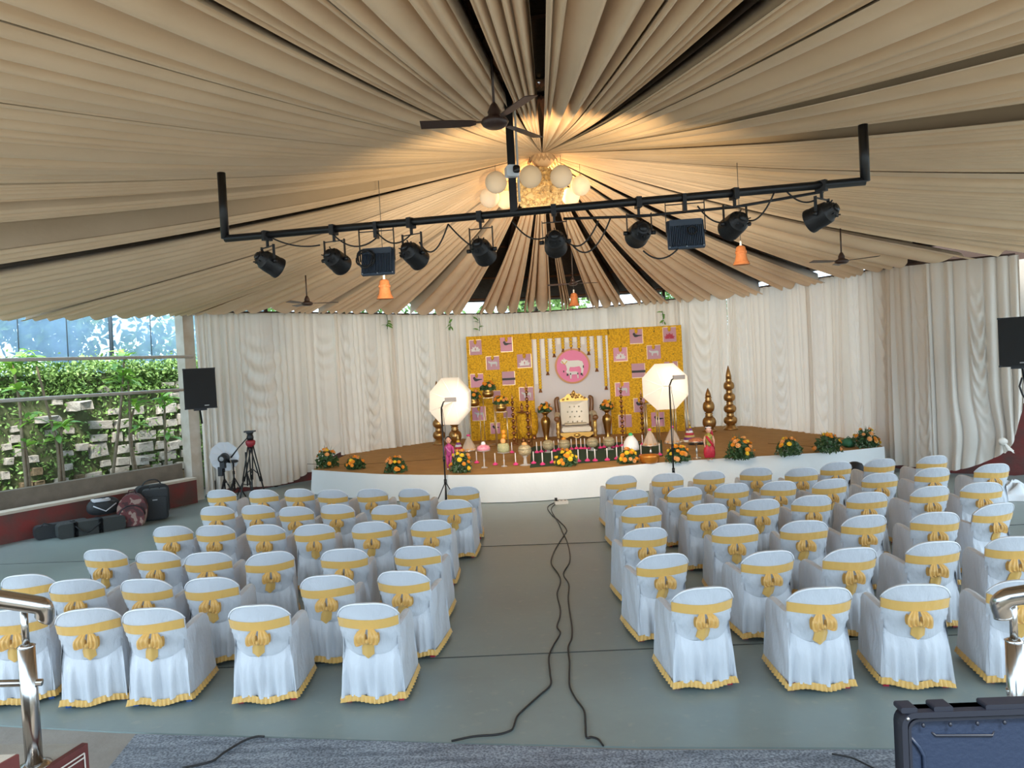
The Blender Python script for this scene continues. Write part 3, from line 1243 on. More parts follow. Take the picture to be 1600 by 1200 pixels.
LEAFM = [leafmesh(M_leaf), leafmesh(M_leaf2)]
SHR = [([[(140, 985), (110, 650), (95, 470), (62, 280)], [(150, 985), (140, 800), (120, 650)]], [(55, 275, 16), (88, 395, 12), (130, 690, 9), (110, 255, 10)], 'leftmost slender shrub with leaf tufts behind the low red wall'),
       ([[(300, 955), (285, 700), (240, 520), (180, 290)], [(325, 955), (300, 680), (308, 590)]], [(172, 255, 15), (308, 585, 13), (150, 540, 8), (285, 650, 8)], 'leaning two-stemmed shrub with pale bark, second from the left'),
       ([[(545, 925), (575, 680), (600, 450), (612, 250)]], [(612, 245, 14), (600, 350, 12), (575, 300, 9)], 'tall straight shrub rising above the creeper in the middle'),
       ([[(690, 895), (652, 700), (640, 500), (632, 360)], [(675, 895), (640, 640), (660, 500)]], [(668, 480, 15), (640, 370, 11), (680, 575, 9)], 'shrub with drooping bright leaf tuft, second from the white post'),
       ([[(825, 885), (815, 640), (812, 480)]], [(812, 470, 13), (830, 620, 9), (800, 440, 9)], 'small thin shrub nearest the white post')]
lr = random.Random(9)
for stems, tufts, lab in SHR:
    base = on_garden(stems[0][0][0] * .3167, 480 + stems[0][0][1] * .3167, 1.2)
    t = thing('garden_shrub', lab, 'shrub', (base.x, base.y, -.16), 0, 'slender shrubs behind the low wall')
    bo = Vector((base.x, base.y, -.16))
    for st in stems:
        pts = [on_garden(x * .3167, 480 + y * .3167, 1.2) - bo for x, y in st]
        pts = [Vector((pts[0].x, pts[0].y, 0))] + pts
        pts = [Vector(catmull([tuple(p) for p in pts], i / 14)) for i in range(15)]
        MB().tube(pts, [.045 * (1 - .55 * i / 14) for i in range(15)], 6).build('stem', M_bark, t)
    for (x, y, nl) in tufts:
        c = on_garden(x * .3167, 480 + y * .3167, 1.2) - bo
        for k in range(nl):
            lo = meshobj('leaf', LEAFM[k % 2 if k % 3 else 0], t)
            lo.location = c + Vector((0, 0, lr.uniform(-.12, .08)))
            s_ = lr.uniform(.26, .42)
            lo.scale = (s_, s_, s_)
            lo.rotation_euler = (lr.uniform(-.35, .6), lr.uniform(-.3, .3), 2 * pi * k / nl + lr.uniform(-.3, .3))


# blue shade net behind the wall with dark strings
def net_material():
    m = bpy.data.materials.new('blue_net')
    m.use_nodes = True
    nt = m.node_tree
    b = nt.nodes['Principled BSDF']
    b.inputs['Base Color'].default_value = (.20, .34, .52, 1)
    b.inputs['Roughness'].default_value = .8
    tr = nt.nodes.new('ShaderNodeBsdfTransparent')
    tl = nt.nodes.new('ShaderNodeBsdfTranslucent')
    tl.inputs['Color'].default_value = (.30, .45, .66, 1)
    m1 = nt.nodes.new('ShaderNodeMixShader')
    m1.inputs[0].default_value = .5
    nt.links.new(b.outputs[0], m1.inputs[1])
    nt.links.new(tl.outputs[0], m1.inputs[2])
    m2 = nt.nodes.new('ShaderNodeMixShader')
    tc = nt.nodes.new('ShaderNodeTexCoord')
    nz = nt.nodes.new('ShaderNodeTexNoise')
    nz.inputs['Scale'].default_value = 1.3
    nz.inputs['Detail'].default_value = 5
    mr = nt.nodes.new('ShaderNodeMapRange')
    mr.inputs['From Min'].default_value = .3
    mr.inputs['From Max'].default_value = .7
    mr.inputs['To Min'].default_value = .4
    mr.inputs['To Max'].default_value = .75
    nt.links.new(tc.outputs['Object'], nz.inputs['Vector'])
    nt.links.new(nz.outputs['Fac'], mr.inputs['Value'])
    nt.links.new(mr.outputs['Result'], m2.inputs[0])
    nt.links.new(tr.outputs[0], m2.inputs[1])
    nt.links.new(m1.outputs[0], m2.inputs[2])
    nt.links.new(m2.outputs[0], nt.nodes['Material Output'].inputs['Surface'])
    return m


net = thing('shade_net', 'blue shade net stretched above the garden wall', 'net', SW0 + wn * .9, WANG)
MB().grid(lambda u, v: (-8 + 18.5 * u, .12 * sin(u * 40) * v * .6, GH - .1 + 3.4 * v), 80, 8).build('mesh_cloth', net_material(), net)
M_str = mat('net_string', (.06, .08, .1), .8)
for k in range(17):
    u_ = -7.6 + k * 1.08
    MB().tube([(u_, -.06, GH - .3), (u_ + .05, -.06, GH + 3.4)], .014 if k % 4 else .05, 5).build('net_pole' if k % 4 == 0 else 'string', M_str, net)

# trees beyond
M_trunk = mat('tree_bark', (.10, .08, .06), .9, var=(6, (.05, .04, .03), .3), bump=(10, .6))
M_tl = [mat('tree_leaf_a', (.10, .20, .05), .6, trans=.3), mat('tree_leaf_b', (.16, .28, .07), .6, trans=.3)]
trn = random.Random(77)


def tree(x, y, h, cr, lab, k, n=2600, cz=.72):
    t = thing('tree', lab, 'tree', (x, y, -.16), 0, 'trees outside the hall')
    MB().tube([(0, 0, 0), (trn.uniform(-.2, .2), .1, h * .35), (trn.uniform(-.4, .4), 0, h * .8)], [.22, .17, .07], 8).build('trunk', M_trunk, t)
    for q in range(4):
        a = trn.uniform(0, 6.28)
        MB().tube([(0, 0, h * (.35 + .08 * q)), (cos(a) * cr * .35, sin(a) * cr * .35, h * (.52 + .08 * q)), (cos(a) * cr * .75, sin(a) * cr * .75, h * (.6 + .08 * q))],
                  [.09, .06, .02], 6).build('branch', M_trunk, t)
    blobs = [(trn.gauss(0, cr * .45), trn.gauss(0, cr * .45), h * cz + trn.gauss(0, h * .13), cr * trn.uniform(.3, .55)) for _ in range(11)]

    def smp():
        b = iv.choice(blobs)
        v = Vector((iv.gauss(0, 1), iv.gauss(0, 1), iv.gauss(0, 1))).normalized() * b[3] * (iv.random() ** .4)
        return (b[0] + v.x, b[1] + v.y, b[2] + v.z)
    leaf_cloud(n, smp, .16, 'foliage', M_tl[k % 2], t)


TRL = ['shaded tree behind the blue net at the far left edge', 'leafy tree behind the middle of the blue net', 'tree behind the blue net beside the white post',
       'tree beyond the white post, mostly hidden by the curtain']
for k, (u_, off, h, cr) in enumerate(((-4.5, 6.5, 9, 2.6), (1.2, 8.5, 10, 2.8), (7.6, 7.0, 9, 2.6), (14.5, 7.0, 9, 2.4))):
    p = SW0 + wd * u_ + wn * off
    tree(p.x, p.y, h, cr, TRL[k], k, 3000, .55)
for k, (x, y) in enumerate(((-5.5, 30.0), (1.0, 32.0), (7.5, 30.0))):
    tree(x, y, 8.5, 3.0, ['green tree glimpsed over the curtain at left', 'green tree glimpsed over the curtain behind the backdrop',
                          'green tree glimpsed over the curtain right of the backdrop'][k], k, 2400, .6)

# ================================================================== HUB: KNOT, POMPOM, LANTERNS
M_ruf = mat('ruffle_cloth', (.92, .70, .36), .7, sheen=.3)
hubp = HUB.copy()
kt = thing('drape_knot', 'knotted cream cloth where the ceiling drapes meet', 'knot', hubp)
hr = random.Random(4)
for k in range(9):
    a = 2 * pi * k / 9
    m_ = MB()
    m_.grid(lambda u, v, a=a: (cos(a + (u - .5) * .8) * (.10 + .16 * v), sin(a + (u - .5) * .8) * (.10 + .16 * v), .12 - .22 * v + .03 * sin(u * 14)), 10, 5)
    m_.build('gathered_end', M_drape, kt)
MB().ball((0, 0, -.02), (.2, .2, .16), 14, 8).build('knot_core', M_drape, kt)
pc = aty(843, 298, HUB.y)
pom = thing('ruffle_pompom', 'cream ruffled cloth pompom hanging under the drape knot', 'decoration', pc)
mb = MB()
mb.ball((0, 0, 0), (.36, .36, .34), 20, 12)
mb.build('core', M_ruf, pom)
mb = MB()
for k in range(520):
    v = Vector((hr.gauss(0, 1), hr.gauss(0, 1), hr.gauss(0, 1))).normalized()
    r0 = .36
    c = Vector((v.x * r0, v.y * r0, v.z * .34))
    a = v.orthogonal().normalized()
    a = Matrix.Rotation(hr.uniform(0, 6.28), 3, v) @ a
    b = v.cross(a)
    i0 = len(mb.v)
    nn = 7
    for q in range(nn):
        th = 2 * pi * q / (nn - 1) * .8
        rr = .05
        p0 = c + a * cos(th) * rr * .35 + b * sin(th) * rr * .35 - v * .03
        p1 = c + a * cos(th) * rr * (1 + .3 * (q % 2)) + b * sin(th) * rr + v * (.035 + .025 * (q % 2))
        mb.v += [tuple(p0), tuple(p1)]
    for q in range(nn - 1):
        mb.f.append((i0 + 2 * q, i0 + 2 * q + 2, i0 + 2 * q + 3, i0 + 2 * q + 1))
rf_ = mb.build('ruffles', M_ruf, pom)
rf_['kind'] = 'stuff'
MB().tube([(0, 0, .3), (hubp.x - pc.x, 0, hubp.z - pc.z)], .05, 8).build('stem', M_drape, pom)
M_lan = mat('lantern_paper', (.93, .90, .84), .8, trans=.5)
M_wire = mat('thin_wire', (.1, .09, .08), .6)
LAN = [(775, 285, 17, 12.1, 'upper left'), (829, 276, 17.5, 11.9, 'front centre-left'), (877, 276, 17.5, 11.95, 'front centre-right'), (907, 290, 15.5, 12.6, 'rightmost'),
       (765, 309, 15.5, 12.9, 'leftmost low'), (789, 312, 14, 13.1, 'small low inner left'), (892, 307, 14, 13.1, 'small low right')]
for (px, py, r, Y, w_) in LAN:
    c = aty(px, py, Y)
    R_ = r / ppm(Y)
    t = thing('paper_lantern', 'round white paper lantern, %s of the cluster under the hub' % w_, 'lantern', c, hr.uniform(0, 3), 'white paper lanterns round the hub')
    prof = []
    for j in range(25):
        ph = -pi / 2 + .12 + (pi - .24) * j / 24
        prof.append((R_ * cos(ph) * (1 - .012 * (j % 2)), R_ * sin(ph)))
    MB().lathe(prof, seg=24).build('shade', M_lan, t)
    MB().lathe([(R_ * .13, R_ * .985), (R_ * .15, R_ * 1.0), (R_ * .13, R_ * 1.015)], seg=12).build('top_ring', M_wire, t)
    zt_ = dsurf(atan2(c.y - HUB.y, c.x - HUB.x), (Vector((c.x, c.y, 0)) - Vector((HUB.x, HUB.y, 0))).length, 10)
    MB().tube([(0, 0, R_), (0, 0, max(R_ + .1, zt_ - c.z))], .004, 4).build('hanging_wire', M_wire, t)

# warm lamps tucked between the lanterns and the pompom
M_bulb = mat('bulb_glow', (1, .8, .5), .4, emit=((1.0, .66, .30), 20))
for k, (q, lab, pw) in enumerate(((aty(848, 292, 13.25), 'warm bulb behind the ruffled pompom', 75),)):
    t = thing('hub_bulb', lab, 'bulb', q)
    MB().lathe([(.005, -.05), (.03, -.04), (.04, -.01), (.03, .03), (.015, .05)], seg=10).build('globe', M_bulb, t)
    MB().lathe([(.018, .05), (.018, .1), (.008, .11)], seg=8).build('socket', M_wire, t)
    MB().tube([(0, 0, .1), (0, 0, max(.15, HUB.z - .1 - q.z))], .004, 4).build('cord', M_wire, t)
    ld = bpy.data.lights.new('bulb_light', 'POINT')
    ld.color = (1.0, .70, .34)
    ld.energy = pw
    ld.shadow_soft_size = .08
    lo = bpy.data.objects.new('bulb_light', ld)
    COL.objects.link(lo)
    lo.parent = t
    lo.location = (0, 0, -.12)

# ================================================================== LAMP BAR
M_blk = mat('black_metal', (.007, .007, .008), .38, spec=.5)
M_blk2 = mat('black_powder', (.009, .009, .010), .45, bump=(60, .15))
M_cab = mat('black_cable', (.014, .013, .013), .5)
BL, BR = aty(352, 373, 7.7), aty(1352, 283, 6.62)
bar = thing('lamp_bar', 'long black pipe lamp bar hanging on three uprights', 'lamp bar', (BL + BR) / 2)
bc = (BL + BR) / 2
MB().tube([BL - bc, BR - bc], .038, 12).build('pipe', M_blk, bar)
for (px, py) in ((347, 270), (1350, 195)):
    base = BL if px < 500 else BR
    top = aty(px, py, base.y)
    MB().tube([base - bc, Vector((base.x, base.y, top.z)) - bc], .042, 10).build('upright', M_blk, bar)


def on_bar(px):
    lo, hi = 0.0, 1.0
    for _ in range(40):
        m_ = (lo + hi) / 2
        p = BL.lerp(BR, m_)
        d = p - Vector((0, 0, CAMH))
        if 800 + F * d.dot(RT) / d.dot(FW) < px:
            lo = m_
        else:
            hi = m_
    return BL.lerp(BR, (lo + hi) / 2)


cpst = on_bar(803)
ctop = aty(792, 165, cpst.y).z + .5
MB().box((cpst.x - bc.x, cpst.y - bc.y, (cpst.z + ctop) / 2 - bc.z), (.075, .075, ctop - cpst.z)).build('upright', M_blk, bar, smooth=False)
MB().tube([cpst - bc + Vector((.06, -.02, .1)), Vector((cpst.x + .06, cpst.y - .02, ctop)) - bc], .012, 6).build('white_conduit', mat('conduit', (.6, .6, .58), .5), bar)
lb_ = [on_bar(880) + Vector((0, .05, -.09)), on_bar(1000) + Vector((0, .05, -.13)), on_bar(1150) + Vector((0, .05, -.12)), on_bar(1290) + Vector((0, .05, -.05))]
MB().tube([p - bc for p in lb_], .014, 6).build('lower_rod', M_blk, bar)

# one spotlight (par can): axis points +Y (front) in local space, hung from origin


def par_can(px, py, yaw, tilt, lab):
    b_ = on_bar(px)
    c = aty(px, py, b_.y)
    drop = b_.z - c.z
    t = thing('spotlight', lab, 'spotlight', (b_.x, b_.y, b_.z), yaw, 'black spotlights on the lamp bar')
    MB().box((0, 0, -.01), (.05, .10, .1)).box((0, 0, -.085), (.022, .022, .09)).build('clamp', M_blk2, t, smooth=False)
    hw = .118
    yk = MB()
    for sx in (-1, 1):
        yk.box((sx * hw, 0, -(.12 + drop) / 2), (.006, .028, drop - .1))
    yk.box((0, 0, -.125), (2 * hw, .028, .006))
    yk.build('yoke', M_blk2, t, smooth=False)
    T = Matrix.Translation((0, 0, -drop)) @ Matrix.Rotation(tilt, 4, 'X') @ Matrix.Rotation(-pi / 2, 4, 'X')
    # lathe axis z -> after rotation axis +y is the front
    prof = [(.03, -.135), (.055, -.13), (.075, -.10), (.082, -.075), (.098, -.06), (.105, 0), (.107, .09), (.112, .10), (.112, .13), (.10, .13)]
    body = MB().lathe(prof, seg=24, M=T).build('housing', M_blk2, t)
    sharp(body, 35)
    rb = MB()
    for k in range(8):
        a = 2 * pi * k / 8
        rb.box((0, 0, 0), (.012, .006, .05), T @ Matrix.Rotation(a, 4, 'Z') @ Matrix.Translation((.07, 0, -.105)) @ Matrix.Rotation(-.45, 4, 'Y'))
    rb.build('cooling_fins', M_blk, body, smooth=False)
    MB().lathe([(.035, -.15), (.038, -.14), (.036, -.128)], seg=14, M=T).build('rear_cap', M_blk, body)
    for sx in (-1, 1):
        kb = MB().tube([(sx * (hw - .01), 0, -drop), (sx * (hw + .035), 0, -drop)], .02, 8)
        kb.build('tilt_knob', M_blk, t)
    MB().lathe([(.001, .122), (.098, .122), (.098, .126), (.001, .126)], seg=24, M=T).build('lens', mat('lens_glass', (.25, .27, .3), .1), body)
    return t


PARS = [(417, 410, -.75, -.45, 'leftmost black spotlight on the lamp bar'), (521, 406, -.35, -.35, 'second black spotlight from the left, left of coiled-cable floodlight'),
        (642, 397, -.55, -.45, 'third black spotlight from the left, beside the coiled-cable floodlight'), (750, 391, -.3, -.4, 'fourth black spotlight from the left'),
        (865, 378, -.1, -.3, 'middle black spotlight below the pompom'), (997, 364, .1, -.15, 'black spotlight left of the right floodlight'),
        (1147, 350, .25, -.25, 'black spotlight right of the right floodlight'), (1283, 336, .7, -.3, 'rightmost black spotlight on the lamp bar')]
for a in PARS:
    pcn = par_can(*a)
    if a[0] == 865:
        ld = bpy.data.lights.new('spot_beam', 'SPOT')
        ld.energy = 330
        ld.color = (1.0, .74, .40)
        ld.spot_size = radians(115)
        ld.spot_blend = 1.0
        ld.shadow_soft_size = .08
        lo = bpy.data.objects.new('spot_beam', ld)
        COL.objects.link(lo)
        lo.parent = pcn
        lo.location = (.05, .16, -.10)
        wp = pcn.location + Vector((.05, .16, -.10))
        lo.rotation_euler = (Matrix.Rotation(-a[2], 3, 'Z') @ (HUB - Vector((0, -.6, .6)) - wp)).to_track_quat('-Z', 'Y').to_euler()


def floodlight(px, py, lab, coil):
    b_ = on_bar(px)
    c = aty(px, py, b_.y)
    drop = b_.z - c.z
    t = thing('floodlight', lab, 'floodlight', b_, -.12, 'ribbed floodlights on the lamp bar')
    M_fl = mat('floodlight_grey', (.055, .075, .105), .5)
    MB().box((0, 0, -.05), (.035, .09, .16)).build('clamp', M_blk2, t, smooth=False)
    R_ = Matrix.Translation((0, 0, -drop)) @ Matrix.Rotation(-.25, 4, 'X')
    body = MB().rbox((0, .02, 0), (.34, .035, .28), .012, M=R_).build('housing', M_fl, t, smooth=False)
    fn = MB()
    for k in range(19):
        fn.box((-.145 + k * .290 / 18, -.022, -.03), (.006, .05, .19), R_)
    fn.build('cooling_fins', M_fl, body, smooth=False)
    MB().rbox((0, -.02, .095), (.30, .05, .06), .01, M=R_).build('driver_box', M_fl, body, smooth=False)
    br = MB()
    for sx in (-1, 1):
        br.box((sx * .178, .0, -drop / 2), (.006, .03, drop))
    br.box((0, 0, -.06), (.36, .03, .006))
    br.build('bracket', M_blk2, t, smooth=False)
    for sx, sz in ((-1, -1), (1, -1), (1, 1), (0, -1)):
        MB().ball((0, 0, 0), .007, 6, 4).build('screw', mat('bright_screw', (.7, .7, .7), .3, 1), body, loc=R_ @ Vector((sx * .155, -.004, sz * .127)))
    if coil:
        pts = []
        for i in range(90):
            a = 2 * pi * i / 22
            r = .085 + .012 * sin(i * .7)
            pts.append(R_ @ Vector((-.10 + r * cos(a), -.065 - .0004 * i, -.0 + r * sin(a) * 1.05)))
        MB().tube(pts, .007, 5).build('cable_coil', M_cab, t)
    else:
        pts = [R_ @ Vector((.05 + .04 * cos(i * .6), -.062, .0 + .04 * sin(i * .6))) for i in range(22)]
        MB().tube(pts, .008, 5).build('cable_coil', M_cab, t)
    return t


def flood_beam(t, pw, target):
    ld = bpy.data.lights.new('flood_beam', 'SPOT')
    ld.energy = pw
    ld.color = (1.0, .90, .76)
    ld.spot_size = radians(64)
    ld.spot_blend = .8
    ld.shadow_soft_size = .14
    lo = bpy.data.objects.new('flood_beam', ld)
    COL.objects.link(lo)
    lo.parent = t
    off = Vector((0, .16, -.32))
    lo.location = off
    lo.rotation_euler = (Matrix.Rotation(.12, 3, 'Z') @ (Vector(target) - t.location - off)).to_track_quat('-Z', 'Y').to_euler()


f1 = floodlight(587, 408, 'grey ribbed floodlight with coiled black cable, left on the lamp bar', True)
f2 = floodlight(1069, 365, 'grey ribbed floodlight on the right half of the lamp bar', False)
flood_beam(f1, 800, (0.0, 21.0, 2.6))
flood_beam(f2, 800, (2.8, 21.0, 2.6))
# slack cables between fixtures
CBL = [(425, 500, 372, 384, 383, 'cable looped from the leftmost spotlight to the bar'), (520, 588, 366, 385, 372, 'cable sagging between second spotlight and left floodlight'),
       (588, 642, 362, 380, 366, 'cable tangle between left floodlight and third spotlight'), (655, 700, 378, 392, 350, 'cable looped right of the third spotlight'),
       (700, 742, 350, 372, 388, 'cable running down to the fourth spotlight'), (800, 860, 345, 372, 366, 'cable sagging left of the middle spotlight'),
       (880, 935, 370, 383, 345, 'cable looped right of the middle spotlight'), (895, 955, 384, 390, 338, 'lower cable looped right of the middle spotlight'),
       (1090, 1140, 322, 345, 345, 'cable running to the spotlight right of the floodlight'), (1160, 1210, 340, 340, 300, 'cable looped right of the seventh spotlight'),
       (1230, 1275, 300, 315, 312, 'cable bundle at the rightmost spotlight'), (1005, 1060, 392, 404, 388, 'thin cable hanging under the right floodlight')]
for (x0, x1, y0, ym, y1, lab) in CBL:
    pts = []
    for i in range(13):
        f = i / 12
        px = x0 + (x1 - x0) * f
        py = (1 - f) ** 2 * y0 + 2 * f * (1 - f) * (2 * ym - (y0 + y1) / 2) + f * f * y1
        q = on_bar(px)
        pts.append(aty(px, py, q.y - .03 + .02 * sin(i)))
    o0 = pts[0]
    o = MB().tube([p - o0 for p in pts], .008, 5).build('power_cable', M_cab, loc=o0)
    tag(o, lab, 'cable', 'slack black cables on the lamp bar')

# camera on the centre upright
cp_ = aty(800, 268, cpst.y - .06)
t = thing('security_camera', 'small white security camera strapped to the centre upright', 'security camera', cp_, .25)
sharp(MB().rbox((0, 0, 0), (.125, .09, .11), .025).build('body', mat('cam_white', (.75, .8, .85), .4), t))
MB().rbox((.03, -.05, .01), (.065, .03, .07), .018).build('lens_window', mat('cam_black', (.01, .01, .012), .15), t)
MB().box((0, .05, 0), (.05, .05, .06)).build('bracket', M_blk, t, smooth=False)

# ================================================================== FANS, BELLS
M_fan = mat('fan_brown', (.045, .022, .018), .35, spec=.6)


def fan(px, py, Y, blades, top, lab, R_=.6, rot0=0):
    c = aty(px, py, Y)
    t = thing('ceiling_fan', lab, 'ceiling fan', c)
    prof = [(.02, -.05), (.07, -.048), (.10, -.03), (.115, -.005), (.10, .02), (.06, .035), (.05, .06), (.055, .075), (.03, .13), (.015, .15)]
    MB().lathe(prof, seg=20).build('motor', M_fan, t)
    MB().tube([(0, 0, .12), (0, 0, top)], .012, 6).build('down_rod', M_fan, t)
    for a in blades:
        Mx = Matrix.Rotation(radians(a), 4, 'Z')
        bl = MB()
        pts = [(.15, -.03), (.2, -.055), (R_ * .6, -.062), (R_, -.058), (R_, .058), (R_ * .6, .05), (.2, .035), (.15, .02)]
        bl.prism([(x, y) for x, y in pts], -.003, .003, Mx @ Matrix.Rotation(.2, 4, 'X'), axis='z')
        b_ = bl.build('blade', M_fan, t, smooth=False)
        MB().box((.12, 0, 0), (.10, .03, .008), Mx).build('blade_iron', M_fan, b_, smooth=False)
    return t


fan(773, 190, 6.0, (181, 52, -62), 1.0, 'large brown three-bladed ceiling fan near the camera')
fan(480, 474, 14.5, (10, 130, 250), .55, 'dark far ceiling fan above the left curtain panel')
fan(1315, 408, 12.5, (75, 195, 315), .55, 'dark far ceiling fan above the right curtain')
fan(895, 443, 17.5, (5, 170, 280), .9, 'dark far ceiling fan above the marigold backdrop')
M_bell = mat('terracotta', (.56, .20, .06), .7, var=(30, (.45, .14, .04), .3), bump=(40, .3))
M_bw = mat('bell_white', (.75, .73, .68), .5)


def bell(px, py, hpx, Y, lab):
    c = aty(px, py, Y)
    h = hpx / ppm(Y)
    t = thing('hanging_bell', lab, 'bell', c, 0, 'terracotta bells hung from the ceiling')
    prof = [(.44, -.5), (.45, -.47), (.40, -.42), (.33, -.25), (.28, 0), (.27, .2), (.29, .23), (.27, .26), (.25, .42), (.16, .5), (.03, .52)]
    MB().lathe([(r * h, z * h) for r, z in prof], seg=20).build('bell_body', M_bell, t)
    for z in (.1, .22, -.38):
        MB().lathe([(.29 * h if z > 0 else .40 * h, z * h - .006), (.31 * h if z > 0 else .415 * h, z * h), (.29 * h if z > 0 else .40 * h, z * h + .006)], seg=20).build('raised_band', M_bell, t)
    fr = MB()
    for k in range(10):
        a = 2 * pi * k / 10
        fr.box((cos(a) * .28 * h, sin(a) * .28 * h, .15 * h), (.05 * h, .05 * h, .07 * h))
    fr.build('stamped_pattern', M_bell, t, smooth=False)
    MB().lathe([(.06 * h, .5 * h), (.07 * h, .56 * h), (.05 * h, .62 * h), (.07 * h, .68 * h), (.04 * h, .78 * h)], seg=10).build('white_finial', M_bw, t)
    a = atan2(c.y - HUB.y, c.x - HUB.x)
    zt_ = dsurf(a, sqrt((c.x - HUB.x) ** 2 + (c.y - HUB.y) ** 2), cross_r(a))
    MB().tube([(0, 0, .75 * h), (0, 0, (ROOFZ + (4.75 - ROOFZ) * sqrt((c.x - HUB.x) ** 2 + (c.y - HUB.y) ** 2) / (cross_r(a) + .5) - c.z))], .005, 4).build('cord', M_wire, t)


bell(601, 452, 30, 11.5, 'orange terracotta bell below the left floodlight')
bell(1158, 399, 29, 11.0, 'orange terracotta bell below the seventh spotlight at right')
bell(897, 468, 20, 17.0, 'small far orange terracotta bell above the backdrop')

# ================================================================== STAGE DECOR
ZS = .562
M_brass = mat('brass_gold', (.50, .30, .10), .33, 1.0, var=(8, (.42, .24, .07), .3))
M_gold2 = mat('antique_gold', (.62, .43, .17), .4, .85, var=(14, (.45, .28, .09), .3))
M_copper = mat('copper_gold', (.40, .19, .08), .35, .9)
M_silver = mat('silver_plate', (.72, .68, .62), .28, 1.0)
M_yel = mat('bright_yellow', (.85, .52, .03), .7)


def marigold_material():
    m = bpy.data.materials.new('marigold_wall')
    m.use_nodes = True
    nt = m.node_tree
    b = nt.nodes['Principled BSDF']
    tc = nt.nodes.new('ShaderNodeTexCoord')
    v = nt.nodes.new('ShaderNodeTexVoronoi')
    v.inputs['Scale'].default_value = 20
    n2 = nt.nodes.new('ShaderNodeTexNoise')
    n2.inputs['Scale'].default_value = 22
    r = nt.nodes.new('ShaderNodeValToRGB')
    r.color_ramp.elements[0].position = 0
    r.color_ramp.elements[0].color = (.86, .50, .02, 1)
    r.color_ramp.elements[1].position = .8
    r.color_ramp.elements[1].color = (.62, .32, .012, 1)
    e = r.color_ramp.elements.new(.35)
    e.color = (.84, .47, .015, 1)
    r2 = nt.nodes.new('ShaderNodeValToRGB')
    r2.color_ramp.elements[0].position = .68
    r2.color_ramp.elements[0].color = (0, 0, 0, 1)
    r2.color_ramp.elements[1].position = .71
    r2.color_ramp.elements[1].color = (1, 1, 1, 1)
    mx = nt.nodes.new('ShaderNodeMixRGB')
    mx.inputs[2].default_value = (.10, .09, .02, 1)
    bp = nt.nodes.new('ShaderNodeBump')
    bp.inputs['Strength'].default_value = .7
    bp.inputs['Distance'].default_value = .03
    bp.invert = True
    nt.links.new(tc.outputs['Object'], v.inputs['Vector'])
    nt.links.new(tc.outputs['Object'], n2.inputs['Vector'])
    nt.links.new(v.outputs['Distance'], r.inputs['Fac'])
    nt.links.new(n2.outputs['Fac'], r2.inputs['Fac'])
    nt.links.new(r.outputs['Color'], mx.inputs[1])
    nt.links.new(r2.outputs['Color'], mx.inputs[0])
    nt.links.new(mx.outputs[0], b.inputs['Base Color'])
    nt.links.new(v.outputs['Distance'], bp.inputs['Height'])
    nt.links.new(bp.outputs['Normal'], b.inputs['Normal'])
    b.inputs['Roughness'].default_value = .8
    return m


M_mari = marigold_material()
M_pink = mat('pink_board', (.55, .30, .36), .6)
M_pink2 = mat('pink_board_bright', (.68, .32, .42), .6)
M_panelw = mat('white_panel', (.72, .68, .68), .7)
M_white = mat('plain_white', (.85, .83, .8), .5)
M_black = mat('plain_black', (.01, .01, .01), .5)
M_redp = mat('plain_red', (.50, .03, .06), .5)
M_edge = mat('gold_edging', (.80, .62, .35), .4, .5)

BD0, BD1 = atz(738, 689, ZS), atz(1073, 673, ZS)
bdx = (BD1 - BD0)
bdw = bdx.length
bdx.normalize()
bdn = Vector((bdx.y, -bdx.x, 0))          # towards the audience
BDA = atan2(bdx.y, bdx.x)


def bd(px, py):
    d = ray(px, py)
    o = Vector((0, 0, CAMH))
    t = (BD0 - o).dot(bdn) / d.dot(bdn)
    p = o + d * t
    return ((p - BD0).dot(bdx), p.z - ZS)


bdr = thing('marigold_backdrop', 'yellow marigold backdrop with pink picture squares and white centre panel', 'backdrop', BD0, BDA)
zl, zr = bd(728, 527)[1], bd(1064, 507)[1]
ztop = (zl + zr) / 2
xl, xr = bd(834, 600)[0], bd(953, 600)[0]
xe = bd(1068, 590)[0]
xs = bd(732, 600)[0]
for (a, b) in ((xs, xl), (xr, xe)):
    MB().box(((a + b) / 2, .06, ztop / 2), (b - a, .16, ztop)).build('flower_panel', M_mari, bdr, smooth=False)
MB().box(((xl + xr) / 2, .10, ztop / 2), (xr - xl + .02, .06, ztop - .02)).build('centre_panel', M_panelw, bdr, smooth=False)
MB().box(((xl + xr) / 2, .05, ztop - .09), (xr - xl + .1, .14, .18)).build('flower_lintel', M_mari, bdr, smooth=False)
# hanging strips and garlands with bells
for k in range(10):
    px = 834 + (951 - 834) * (k + .5) / 10
    x_, z_ = bd(835 + k * 12.6, 530)
    hb = [600, 560, 545, 538, 535, 534, 538, 545, 560, 590][k]
    zb = bd(px, hb)[1]
    MB().box((x_, .055, (ztop - .15 + zb) / 2), (.10, .02, ztop - .15 - zb)).build('white_ribbon', M_white, bdr, smooth=False)
GAR = [(553, 480), (603, 360), (648, 235), (710, 200), (766, 190), (821, 195), (888, 220), (945, 335), (1010, 460)]
for (gx, gy) in GAR:
    px, py = 720 + gx * .225, 500 + gy * .225
    x_, zb = bd(px, py)
    g = MB()
    n_ = max(3, int((ztop - .12 - zb) / .075))
    for q in range(n_):
        g.ball((x_, .02, ztop - .12 - (q + .5) * (ztop - .12 - zb) / n_), (.052, .045, .046), 8, 5)
    go = g.build('garland_string', M_yel, bdr)
    MB().lathe([(.055, -.10), (.05, -.085), (.03, -.03), (.02, 0)], (x_, .02, zb), 10).build('garland_bell', M_copper, go)

# medallion with cow and calf
mcx, mcz = bd(894.6, 572)
mr = 27.5 / ppm(21.5)


